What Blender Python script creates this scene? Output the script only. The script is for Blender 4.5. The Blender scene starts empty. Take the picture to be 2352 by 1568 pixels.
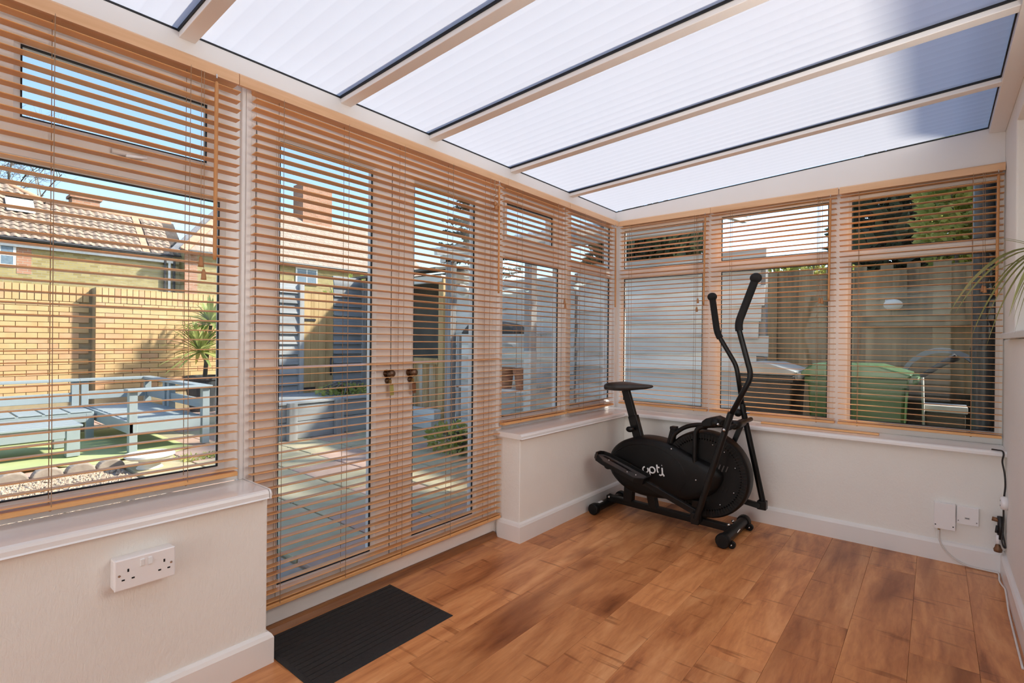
import bpy, math, random
from math import sin, cos, pi, radians, sqrt, tan
from mathutils import Vector, Matrix, Quaternion

random.seed(7)
sc = bpy.context.scene
COL = sc.collection

# ------------------------------------------------------------------ camera
F_PX, YAW, PITCH, ROLL = 1184.4, radians(39.346), radians(-0.0709), radians(0.5262)
cam = bpy.data.cameras.new('camera')
cam.sensor_width = 36.0
cam.lens = F_PX / 2352.0 * 36.0
cam.clip_start, cam.clip_end = 0.02, 500.0
cam_o = bpy.data.objects.new('camera', cam)
COL.objects.link(cam_o)
_f = Vector((-sin(YAW) * cos(PITCH), cos(YAW) * cos(PITCH), sin(PITCH)))
_r = Vector((cos(YAW), sin(YAW), 0))
_u = _r.cross(_f)
_rr = cos(ROLL) * _r + sin(ROLL) * _u
_uu = -sin(ROLL) * _r + cos(ROLL) * _u
cam_o.matrix_world = Matrix(((_rr.x, _uu.x, -_f.x, 0), (_rr.y, _uu.y, -_f.y, 0), (_rr.z, _uu.z, -_f.z, 1.12), (0, 0, 0, 1)))
sc.camera = cam_o

# ------------------------------------------------------------------ world, sun, exposure
SUN_DIR = Vector((0.50, 0.59, 0.63)).normalized()      # towards the sun
world = bpy.data.worlds.new('sky')
sc.world = world
world.use_nodes = True
wn = world.node_tree
wn.nodes.clear()
w_out = wn.nodes.new('ShaderNodeOutputWorld')
w_bg = wn.nodes.new('ShaderNodeBackground')
w_sky = wn.nodes.new('ShaderNodeTexSky')
w_sky.sky_type = 'NISHITA'
w_sky.sun_disc = False
w_sky.sun_elevation = math.asin(SUN_DIR.z)
w_sky.sun_rotation = math.atan2(SUN_DIR.x, SUN_DIR.y)
w_sky.air_density = 1.0
w_sky.dust_density = 0.8
w_sky.ozone_density = 1.6
w_bg.inputs['Strength'].default_value = 0.31
wn.links.new(w_sky.outputs[0], w_bg.inputs[0])
wn.links.new(w_bg.outputs[0], w_out.inputs[0])

sun = bpy.data.lights.new('sun', 'SUN')
sun.energy = 7.0
sun.angle = radians(3.0)
sun.color = (1.0, 0.94, 0.84)
sun_o = bpy.data.objects.new('sun', sun)
COL.objects.link(sun_o)
sun_o.rotation_euler = (-SUN_DIR).to_track_quat('-Z', 'Y').to_euler()
sun_o.location = SUN_DIR * 30

# unseen fill light added behind the camera to brighten the room
near = bpy.data.lights.new('near_end_fill', 'AREA')
near.shape = 'RECTANGLE'
near.size, near.size_y = 2.1, 1.9
near.energy = 40
near.color = (1.0, 0.97, 0.92)
near_o = bpy.data.objects.new('near_end_fill', near)
COL.objects.link(near_o)
near_o.location = (-0.85, -3.55, 1.15)
near_o.rotation_euler = (radians(90), 0, 0)
# second added fill, unseen in the right wall recess, lifts the left side
side = bpy.data.lights.new('recess_fill', 'AREA')
side.shape = 'RECTANGLE'
side.size, side.size_y = 1.15, 0.86
side.energy = 15.5
side.color = (1.0, 0.965, 0.91)
side_o = bpy.data.objects.new('recess_fill', side)
COL.objects.link(side_o)
side_o.matrix_world = Matrix(((0, 0, 1, 0.385), (1, 0, 0, 1.50), (0, 1, 0, 1.65), (0, 0, 0, 1)))

sc.view_settings.view_transform = 'Standard'
sc.view_settings.look = 'None'
sc.view_settings.gamma = 1.0
sc.view_settings.use_curve_mapping = False
sc.view_settings.exposure = 0.14
cy = sc.cycles
cy.use_denoising = True
cy.max_bounces = 9
cy.diffuse_bounces = 6
cy.use_adaptive_sampling = True
cy.adaptive_threshold = 0.06
cy.adaptive_min_samples = 12
cy.glossy_bounces = 2
cy.transmission_bounces = 6
cy.transparent_max_bounces = 24
cy.caustics_reflective = False
cy.caustics_refractive = False
cy.sample_clamp_indirect = 6.0

# ------------------------------------------------------------------ materials
MATS = {}


def new_mat(name):
    m = bpy.data.materials.new(name)
    m.use_nodes = True
    nt = m.node_tree
    nt.nodes.clear()
    out = nt.nodes.new('ShaderNodeOutputMaterial')
    MATS[name] = m
    return m, nt, out


def nd(nt, typ, **kw):
    n = nt.nodes.new(typ)
    for k, v in kw.items():
        setattr(n, k, v)
    return n


def lk(nt, a, b):
    nt.links.new(a, b)


def ramp(nt, fac, stops):
    r = nd(nt, 'ShaderNodeValToRGB')
    e = r.color_ramp.elements
    while len(e) < len(stops):
        e.new(0.5)
    for i, (p, c) in enumerate(stops):
        e[i].position = p
        e[i].color = (*c, 1.0) if len(c) == 3 else c
    lk(nt, fac, r.inputs[0])
    return r.outputs[0]


def coords(nt, kind='Object', scale=(1, 1, 1), rand=0.0):
    tc = nd(nt, 'ShaderNodeTexCoord')
    mp = nd(nt, 'ShaderNodeMapping')
    mp.inputs['Scale'].default_value = scale
    lk(nt, tc.outputs[kind], mp.inputs[0])
    if rand:
        oi = nd(nt, 'ShaderNodeObjectInfo')
        mu = nd(nt, 'ShaderNodeMath', operation='MULTIPLY')
        mu.inputs[1].default_value = rand
        lk(nt, oi.outputs['Random'], mu.inputs[0])
        cb = nd(nt, 'ShaderNodeCombineXYZ')
        for i in range(3):
            lk(nt, mu.outputs[0], cb.inputs[i])
        lk(nt, cb.outputs[0], mp.inputs['Location'])
    return mp.outputs[0]


def noise(nt, vec, scale, detail=3.0, rough=0.55, dist=0.0):
    n = nd(nt, 'ShaderNodeTexNoise')
    n.inputs['Scale'].default_value = scale
    n.inputs['Detail'].default_value = detail
    n.inputs['Roughness'].default_value = rough
    n.inputs['Distortion'].default_value = dist
    lk(nt, vec, n.inputs['Vector'])
    return n.outputs['Fac']


def bump(nt, height, strength, dist=0.002):
    b = nd(nt, 'ShaderNodeBump')
    b.inputs['Strength'].default_value = strength
    b.inputs['Distance'].default_value = dist
    lk(nt, height, b.inputs['Height'])
    return b.outputs[0]


def principled(nt, out, rough=0.5, metal=0.0, spec=0.5, coat=0.0):
    p = nd(nt, 'ShaderNodeBsdfPrincipled')
    p.inputs['Roughness'].default_value = rough
    p.inputs['Metallic'].default_value = metal
    p.inputs['Specular IOR Level'].default_value = spec
    p.inputs['Coat Weight'].default_value = coat
    lk(nt, p.outputs[0], out.inputs[0])
    return p


def plain(name, c1, c2=None, rough=0.5, metal=0.0, spec=0.5, scale=12, bumps=0.0, bscale=60, stretch=(1, 1, 1), rand=0.0, bdist=0.002, coat=0.0):
    """two-tone noise paint, optional fine relief"""
    m, nt, out = new_mat(name)
    p = principled(nt, out, rough, metal, spec, coat)
    v = coords(nt, 'Object', stretch, rand)
    c2 = c2 or tuple(x * 0.86 for x in c1)
    lk(nt, ramp(nt, noise(nt, v, scale), [(0.32, c2), (0.68, c1)]), p.inputs['Base Color'])
    if bumps:
        lk(nt, bump(nt, noise(nt, v, bscale, 4), bumps, bdist), p.inputs['Normal'])
    return m


def wood(name, light, mid, dark, axis, rough=0.45, rand=40.0, grain=14, bumps=0.15, coat=0.0, tint=0.0):
    """streaks run along axis (0,1,2) of the object's own coordinates"""
    m, nt, out = new_mat(name)
    p = principled(nt, out, rough, 0, 0.4, coat)
    s = [1.0, 1.0, 1.0]
    s[axis] = 0.07
    v = coords(nt, 'Object', s, rand)
    g = noise(nt, v, grain, 5, 0.6, 0.6)
    fine = noise(nt, v, grain * 7, 2, 0.5)
    mx = nd(nt, 'ShaderNodeMath', operation='MULTIPLY_ADD')
    mx.inputs[1].default_value = 0.3
    lk(nt, fine, mx.inputs[0])
    lk(nt, g, mx.inputs[2])
    col = ramp(nt, mx.outputs[0], [(0.42, dark), (0.62, mid), (0.86, light)])
    if tint:
        hs = nd(nt, 'ShaderNodeHueSaturation')
        oi = nd(nt, 'ShaderNodeObjectInfo')
        mr = nd(nt, 'ShaderNodeMapRange')
        mr.inputs['To Min'].default_value = 1 - tint
        mr.inputs['To Max'].default_value = 1 + tint
        lk(nt, oi.outputs['Random'], mr.inputs[0])
        lk(nt, mr.outputs[0], hs.inputs['Value'])
        lk(nt, col, hs.inputs['Color'])
        col = hs.outputs[0]
    lk(nt, col, p.inputs['Base Color'])
    if bumps:
        lk(nt, bump(nt, mx.outputs[0], bumps, 0.001), p.inputs['Normal'])
    return m


def leafy(name, c1, c2, trans=0.45, rough=0.5, scale=3.0):
    m, nt, out = new_mat(name)
    v = coords(nt, 'Object')
    col = ramp(nt, noise(nt, v, scale, 2), [(0.35, c1), (0.65, c2)])
    d = nd(nt, 'ShaderNodeBsdfPrincipled')
    d.inputs['Roughness'].default_value = rough
    t = nd(nt, 'ShaderNodeBsdfTranslucent')
    lk(nt, col, d.inputs['Base Color'])
    lk(nt, col, t.inputs['Color'])
    mx = nd(nt, 'ShaderNodeMixShader')
    mx.inputs[0].default_value = trans
    lk(nt, d.outputs[0], mx.inputs[1])
    lk(nt, t.outputs[0], mx.inputs[2])
    lk(nt, mx.outputs[0], out.inputs[0])
    return m


def clear_glass(name, tint, refl=1.0):
    m, nt, out = new_mat(name)
    tr = nd(nt, 'ShaderNodeBsdfTransparent')
    tr.inputs[0].default_value = (*tint, 1)
    gl = nd(nt, 'ShaderNodeBsdfGlossy')
    gl.inputs['Roughness'].default_value = 0.02
    fr = nd(nt, 'ShaderNodeFresnel')
    fr.inputs['IOR'].default_value = 1.38
    mu = nd(nt, 'ShaderNodeMath', operation='MULTIPLY')
    mu.inputs[1].default_value = refl
    lk(nt, fr.outputs[0], mu.inputs[0])
    mx = nd(nt, 'ShaderNodeMixShader')
    lk(nt, mu.outputs[0], mx.inputs[0])
    lk(nt, tr.outputs[0], mx.inputs[1])
    lk(nt, gl.outputs[0], mx.inputs[2])
    lk(nt, mx.outputs[0], out.inputs[0])
    return m


def brickwork(name, c1, c2, mortar, bw, bh, plane='yz', rough=0.85):
    """bricks too far off to tell apart; plane says which object axes span the wall"""
    m, nt, out = new_mat(name)
    p = principled(nt, out, rough, 0, 0.2)
    tc = nd(nt, 'ShaderNodeTexCoord')
    sx = nd(nt, 'ShaderNodeSeparateXYZ')
    cb = nd(nt, 'ShaderNodeCombineXYZ')
    lk(nt, tc.outputs['Object'], sx.inputs[0])
    ax = {'x': 0, 'y': 1, 'z': 2}
    lk(nt, sx.outputs[ax[plane[0]]], cb.inputs[0])
    lk(nt, sx.outputs[ax[plane[1]]], cb.inputs[1])
    b = nd(nt, 'ShaderNodeTexBrick')
    b.inputs['Color1'].default_value = (*c1, 1)
    b.inputs['Color2'].default_value = (*c2, 1)
    b.inputs['Mortar'].default_value = (*mortar, 1)
    b.inputs['Scale'].default_value = 1.0
    b.inputs['Brick Width'].default_value = bw
    b.inputs['Row Height'].default_value = bh
    b.inputs['Mortar Size'].default_value = 0.010
    b.inputs['Bias'].default_value = 0.0
    lk(nt, cb.outputs[0], b.inputs['Vector'])
    lk(nt, b.outputs['Color'], p.inputs['Base Color'])
    return m


# paint and plastic of the room
def plaster_mat(name, c):
    m, nt, out = new_mat(name)
    p = principled(nt, out, 0.75, 0, 0.3)
    v = coords(nt, 'Object', (1, 1, 0.28))
    v2 = coords(nt, 'Object')
    lk(nt, ramp(nt, noise(nt, v2, 2.2, 4), [(0.3, tuple(x * 0.95 for x in c)), (0.7, c)]), p.inputs['Base Color'])
    a = noise(nt, v, 120, 3, 0.6, 0.8)
    b = noise(nt, v2, 28, 3, 0.6, 1.2)
    ad = nd(nt, 'ShaderNodeMath', operation='ADD')
    lk(nt, a, ad.inputs[0])
    lk(nt, b, ad.inputs[1])
    lk(nt, bump(nt, ad.outputs[0], 0.75, 0.0018), p.inputs['Normal'])


plaster_mat('plaster', (0.85, 0.828, 0.785))
plain('gloss_white', (0.84, 0.822, 0.805), (0.80, 0.783, 0.765), rough=0.28, scale=3)
plain('upvc', (0.84, 0.82, 0.805), (0.81, 0.79, 0.775), rough=0.32, scale=2)
plain('sill_upvc', (0.84, 0.82, 0.81), (0.81, 0.79, 0.78), rough=0.14, scale=2, coat=0.3)
plain('white_socket', (0.86, 0.84, 0.84), (0.84, 0.82, 0.82), rough=0.3, scale=4)
plain('gasket', (0.012, 0.012, 0.014), rough=0.6)
plain('black_plastic', (0.007, 0.0062, 0.006), (0.005, 0.0045, 0.0045), rough=0.45, scale=20, spec=0.25)
plain('black_metal', (0.007, 0.006, 0.006), (0.005, 0.0045, 0.0045), rough=0.36, scale=20, spec=0.3)
plain('foam_grip', (0.008, 0.007, 0.007), (0.006, 0.005, 0.005), rough=0.85, scale=60, bumps=0.4, bscale=300)
plain('saddle_vinyl', (0.030, 0.025, 0.023), (0.020, 0.017, 0.016), rough=0.45, scale=30, bumps=0.2, bscale=160)
plain('grey_tread', (0.085, 0.075, 0.072), (0.06, 0.054, 0.052), rough=0.5, scale=20)
plain('chrome', (0.62, 0.61, 0.6), (0.5, 0.5, 0.5), rough=0.22, metal=1.0)
plain('print_white', (0.86, 0.86, 0.86), rough=0.5)
plain('rubber_mat', (0.022, 0.019, 0.018), (0.013, 0.012, 0.012), rough=0.8, scale=90, bumps=0.5, bscale=420)
plain('cord_cream', (0.36, 0.23, 0.14), (0.28, 0.175, 0.10), rough=0.8, scale=60)
plain('cable_black', (0.02, 0.015, 0.014), rough=0.5)
plain('cable_white', (0.78, 0.75, 0.71), rough=0.45)
plain('brass', (0.46, 0.30, 0.12), (0.33, 0.2, 0.08), rough=0.4, metal=0.8, scale=40)
plain('copper_old', (0.28, 0.14, 0.07), (0.17, 0.09, 0.05), rough=0.55, metal=0.6, scale=50)
plain('bronze_knob', (0.16, 0.09, 0.05), (0.09, 0.05, 0.03), rough=0.35, metal=0.5)
plain('key_tag_yellow', (0.40, 0.38, 0.12), rough=0.4)
plain('key_tag_brown', (0.22, 0.10, 0.05), rough=0.4)
plain('dark_hole', (0.01, 0.009, 0.009), rough=0.9)
clear_glass('window_glass', (0.97, 0.985, 0.975), 0.32)

# blinds
wood('slat_wood', (0.80, 0.445, 0.19), (0.735, 0.385, 0.155), (0.635, 0.305, 0.112), 1, rough=0.35, grain=10, bumps=0.05, tint=0.07)
wood('slat_wood_x', (0.80, 0.445, 0.19), (0.735, 0.385, 0.155), (0.635, 0.305, 0.112), 0, rough=0.35, grain=10, bumps=0.05, tint=0.07)
wood('valance_wood', (0.80, 0.52, 0.31), (0.75, 0.46, 0.26), (0.65, 0.37, 0.19), 1, rough=0.4, grain=9, bumps=0.05)
wood('valance_wood_x', (0.80, 0.52, 0.31), (0.75, 0.46, 0.26), (0.65, 0.37, 0.19), 0, rough=0.4, grain=9, bumps=0.05)
wood('wand_wood', (0.58, 0.29, 0.11), (0.52, 0.24, 0.085), (0.42, 0.18, 0.06), 2, rough=0.35, grain=16, bumps=0.03)
wood('tassel_wood', (0.45, 0.22, 0.09), (0.38, 0.17, 0.065), (0.28, 0.12, 0.05), 2, rough=0.4)
wood('threshold_wood', (0.34, 0.15, 0.06), (0.26, 0.105, 0.04), (0.16, 0.06, 0.025), 1, rough=0.35)


def floor_mat():
    m, nt, out = new_mat('laminate_plank')
    p = principled(nt, out, 0.36, 0, 0.45)
    v = coords(nt, 'Object', (1.0, 0.16, 1.0), 60.0)
    vo = coords(nt, 'Object', (1, 1, 1), 60.0)
    vs = coords(nt, 'Object', (0.11, 1.0, 1.0), 60.0)
    big = noise(nt, v, 5.5, 4, 0.55, 1.5)
    fine = noise(nt, v, 60, 4, 0.6, 0.5)
    mx = nd(nt, 'ShaderNodeMath', operation='MULTIPLY_ADD')
    mx.inputs[1].default_value = 0.35
    lk(nt, fine, mx.inputs[0])
    lk(nt, big, mx.inputs[2])
    col = ramp(nt, mx.outputs[0], [(0.40, (0.26, 0.082, 0.028)), (0.58, (0.50, 0.190, 0.068)), (0.74, (0.66, 0.285, 0.108)), (0.92, (0.78, 0.39, 0.17))])
    # soft dark blotches and knots
    kn = noise(nt, v, 3.4, 2, 0.5, 0.8)
    kc0 = ramp(nt, kn, [(0.56, (1, 1, 1)), (0.72, (0.50, 0.39, 0.33))])
    vk = coords(nt, 'Object', (1.0, 0.42, 1.0), 60.0)
    dn = nd(nt, 'ShaderNodeTexNoise')
    dn.inputs['Scale'].default_value = 9.0
    lk(nt, vk, dn.inputs['Vector'])
    va = nd(nt, 'ShaderNodeVectorMath', operation='MULTIPLY_ADD')
    va.inputs[1].default_value = (0.12, 0.12, 0.12)
    lk(nt, dn.outputs['Color'], va.inputs[0])
    lk(nt, vk, va.inputs[2])
    vo_ = nd(nt, 'ShaderNodeTexVoronoi')
    vo_.inputs['Scale'].default_value = 3.1
    lk(nt, va.outputs[0], vo_.inputs['Vector'])
    kk = ramp(nt, vo_.outputs['Distance'], [(0.03, (0.34, 0.24, 0.20)), (0.09, (0.62, 0.52, 0.46)), (0.20, (1, 1, 1))])
    mk = nd(nt, 'ShaderNodeMix', data_type='RGBA', blend_type='MULTIPLY')
    mk.inputs[0].default_value = 0.9
    lk(nt, kc0, mk.inputs[6])
    lk(nt, kk, mk.inputs[7])
    kc = mk.outputs[2]
    m1 = nd(nt, 'ShaderNodeMix', data_type='RGBA', blend_type='MULTIPLY')
    m1.inputs[0].default_value = 1.0
    lk(nt, col, m1.inputs[6])
    lk(nt, kc, m1.inputs[7])
    # saw marks across the boards
    sw = noise(nt, vs, 34, 2, 0.5, 0.1)
    swc = ramp(nt, sw, [(0.30, (0.60, 0.53, 0.48)), (0.37, (1, 1, 1))])
    m2 = nd(nt, 'ShaderNodeMix', data_type='RGBA', blend_type='MULTIPLY')
    m2.inputs[0].default_value = 0.85
    lk(nt, m1.outputs[2], m2.inputs[6])
    lk(nt, swc, m2.inputs[7])
    hs = nd(nt, 'ShaderNodeHueSaturation')
    oi = nd(nt, 'ShaderNodeObjectInfo')
    mr = nd(nt, 'ShaderNodeMapRange')
    mr.inputs['To Min'].default_value = 0.90
    mr.inputs['To Max'].default_value = 1.10
    lk(nt, oi.outputs['Random'], mr.inputs[0])
    lk(nt, mr.outputs[0], hs.inputs['Value'])
    lk(nt, m2.outputs[2], hs.inputs['Color'])
    lk(nt, hs.outputs[0], p.inputs['Base Color'])
    lk(nt, bump(nt, mx.outputs[0], 0.12, 0.001), p.inputs['Normal'])


floor_mat()


def roof_sheet():
    """opal multiwall polycarbonate: lets diffused daylight through; its inner webs run up the slope"""
    m, nt, out = new_mat('polycarbonate')
    tc = nd(nt, 'ShaderNodeTexCoord')
    sp = nd(nt, 'ShaderNodeSeparateXYZ')
    lk(nt, tc.outputs['Object'], sp.inputs[0])
    mu = nd(nt, 'ShaderNodeMath', operation='MULTIPLY')
    mu.inputs[1].default_value = 1 / 0.056
    fr = nd(nt, 'ShaderNodeMath', operation='FRACT')
    lk(nt, sp.outputs[1], mu.inputs[0])
    lk(nt, mu.outputs[0], fr.inputs[0])
    col = ramp(nt, fr.outputs[0], [(0.0, (0.345, 0.345, 0.357)), (0.08, (0.352, 0.352, 0.362)), (0.90, (0.382, 0.382, 0.390)), (1.0, (0.355, 0.355, 0.366))])
    t = nd(nt, 'ShaderNodeBsdfTranslucent')
    lk(nt, col, t.inputs['Color'])
    g = nd(nt, 'ShaderNodeBsdfGlossy')
    g.inputs['Roughness'].default_value = 0.25
    df = nd(nt, 'ShaderNodeBsdfDiffuse')
    df.inputs['Color'].default_value = (0.60, 0.50, 0.52, 1)
    m0 = nd(nt, 'ShaderNodeAddShader')
    mx = nd(nt, 'ShaderNodeMixShader')
    mx.inputs[0].default_value = 0.04
    sc_ = nd(nt, 'ShaderNodeMixShader')
    sc_.inputs[0].default_value = 0.25
    lk(nt, t.outputs[0], m0.inputs[0])
    lk(nt, df.outputs[0], sc_.inputs[2])
    lk(nt, sc_.outputs[0], m0.inputs[1])
    lk(nt, m0.outputs[0], mx.inputs[1])
    lk(nt, g.outputs[0], mx.inputs[2])
    lk(nt, mx.outputs[0], out.inputs[0])


roof_sheet()

# garden
plain('brick_buff', (0.66, 0.45, 0.22), (0.57, 0.37, 0.17), rough=0.9, scale=5, rand=30, bumps=0.3, bscale=80)
plain('brick_buff_pink', (0.66, 0.40, 0.22), (0.57, 0.33, 0.17), rough=0.9, scale=5, rand=30, bumps=0.3, bscale=80)
plain('mortar', (0.42, 0.33, 0.20), rough=0.95)
brickwork('stock_brick', (0.42, 0.345, 0.16), (0.30, 0.235, 0.10), (0.34, 0.30, 0.20), 0.28, 0.10)
brickwork('stock_brick_x', (0.42, 0.345, 0.16), (0.30, 0.235, 0.10), (0.34, 0.30, 0.20), 0.28, 0.10, 'xz')
brickwork('red_brick', (0.47, 0.245, 0.16), (0.37, 0.18, 0.11), (0.40, 0.33, 0.26), 0.28, 0.10)
plain('roof_felt', (0.09, 0.07, 0.06), rough=0.95)
plain('clay_tile', (0.43, 0.315, 0.235), (0.28, 0.21, 0.165), rough=0.85, scale=6, rand=25)
plain('ridge_tile', (0.56, 0.33, 0.21), (0.44, 0.26, 0.17), rough=0.85, scale=6)
plain('lead_grey', (0.20, 0.20, 0.21), (0.15, 0.15, 0.16), rough=0.7)
plain('gutter_black', (0.035, 0.033, 0.035), rough=0.45)
plain('white_paint', (0.80, 0.80, 0.78), rough=0.4)
plain('far_glass', (0.20, 0.27, 0.33), (0.15, 0.20, 0.25), rough=0.25, spec=0.25)
plain('bark', (0.20, 0.17, 0.14), (0.13, 0.11, 0.09), rough=0.9, scale=4)
plain('grey_paint', (0.33, 0.375, 0.385), (0.30, 0.345, 0.355), rough=0.5, scale=3)
plain('slab_buff', (0.54, 0.46, 0.30), (0.42, 0.36, 0.22), rough=0.9, scale=5, rand=30, bumps=0.4, bscale=60)
plain('slab_pink', (0.56, 0.385, 0.30), (0.46, 0.30, 0.23), rough=0.9, scale=5, rand=30, bumps=0.4, bscale=60)
plain('earth', (0.16, 0.125, 0.085), (0.10, 0.08, 0.055), rough=1.0, scale=6, bumps=0.6, bscale=30)
plain('stone', (0.42, 0.34, 0.27), (0.30, 0.24, 0.19), rough=0.95, scale=14, rand=10, bumps=0.6, bscale=60)
plain('pebble', (0.60, 0.47, 0.35), (0.40, 0.29, 0.20), rough=0.9, scale=40)
plain('turf_mat', (0.50, 0.54, 0.26), (0.42, 0.47, 0.20), rough=0.9, scale=3, bumps=0.4, bscale=200)
plain('white_stone', (0.78, 0.76, 0.70), (0.62, 0.60, 0.54), rough=0.8, scale=9)
plain('terracotta', (0.50, 0.20, 0.11), (0.40, 0.16, 0.09), rough=0.9, scale=10)
plain('dark_pot', (0.055, 0.058, 0.062), rough=0.6)
wood('fence_grey', (0.84, 0.83, 0.79), (0.71, 0.695, 0.655), (0.42, 0.40, 0.37), 0, rough=0.9, grain=6, bumps=0.5, tint=0.14)
wood('fence_grey_y', (0.84, 0.83, 0.79), (0.71, 0.695, 0.655), (0.42, 0.40, 0.37), 1, rough=0.9, grain=6, bumps=0.5, tint=0.14)
wood('lap_grey', (0.40, 0.41, 0.41), (0.30, 0.305, 0.305), (0.17, 0.17, 0.17), 1, rough=0.9, grain=6, bumps=0.5, tint=0.14)
wood('fence_grey_z', (0.46, 0.46, 0.45), (0.35, 0.34, 0.33), (0.2, 0.19, 0.18), 2, rough=0.9, grain=6, bumps=0.5, tint=0.14)
wood('fence_brown', (0.44, 0.36, 0.235), (0.28, 0.22, 0.14), (0.085, 0.07, 0.05), 2, rough=0.95, grain=5, bumps=0.6, tint=0.15)
wood('new_pine', (0.62, 0.44, 0.22), (0.52, 0.35, 0.16), (0.38, 0.24, 0.1), 2, rough=0.7, grain=8)
wood('worn_board', (0.62, 0.58, 0.52), (0.46, 0.30, 0.14), (0.30, 0.16, 0.07), 2, rough=0.9, grain=5)
plain('bin_green', (0.050, 0.122, 0.032), (0.038, 0.095, 0.025), rough=0.38, scale=4)
plain('bin_lid_green', (0.10, 0.215, 0.085), (0.08, 0.18, 0.065), rough=0.25, scale=4, spec=0.7)
plain('bin_grey', (0.060, 0.055, 0.050), rough=0.45, scale=4)
plain('bin_lid_grey', (0.50, 0.52, 0.52), rough=0.4, scale=4)
plain('tyre', (0.02, 0.02, 0.02), rough=0.8)
plain('slate_blue', (0.27, 0.31, 0.38), (0.21, 0.245, 0.31), rough=0.6, scale=5)
plain('soil_pipe', (0.075, 0.080, 0.088), rough=0.35)
plain('shade_board', (0.17, 0.155, 0.13), (0.12, 0.11, 0.09), rough=0.9, scale=5)  # dark boards; also stands in for shade on the house end wall
leafy('ivy_leaf', (0.30, 0.35, 0.075), (0.58, 0.58, 0.18), 0.5)
leafy('conifer_leaf', (0.045, 0.075, 0.035), (0.085, 0.12, 0.05), 0.3)
leafy('yucca_leaf', (0.20, 0.29, 0.07), (0.52, 0.55, 0.20), 0.4)
leafy('palm_leaf', (0.26, 0.27, 0.08), (0.46, 0.43, 0.20), 0.35, 0.4)
leafy('hedge_leaf', (0.05, 0.07, 0.045), (0.09, 0.115, 0.06), 0.3)
clear_glass('corrugated_clear', (0.94, 0.95, 0.94), 0.6)
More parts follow.
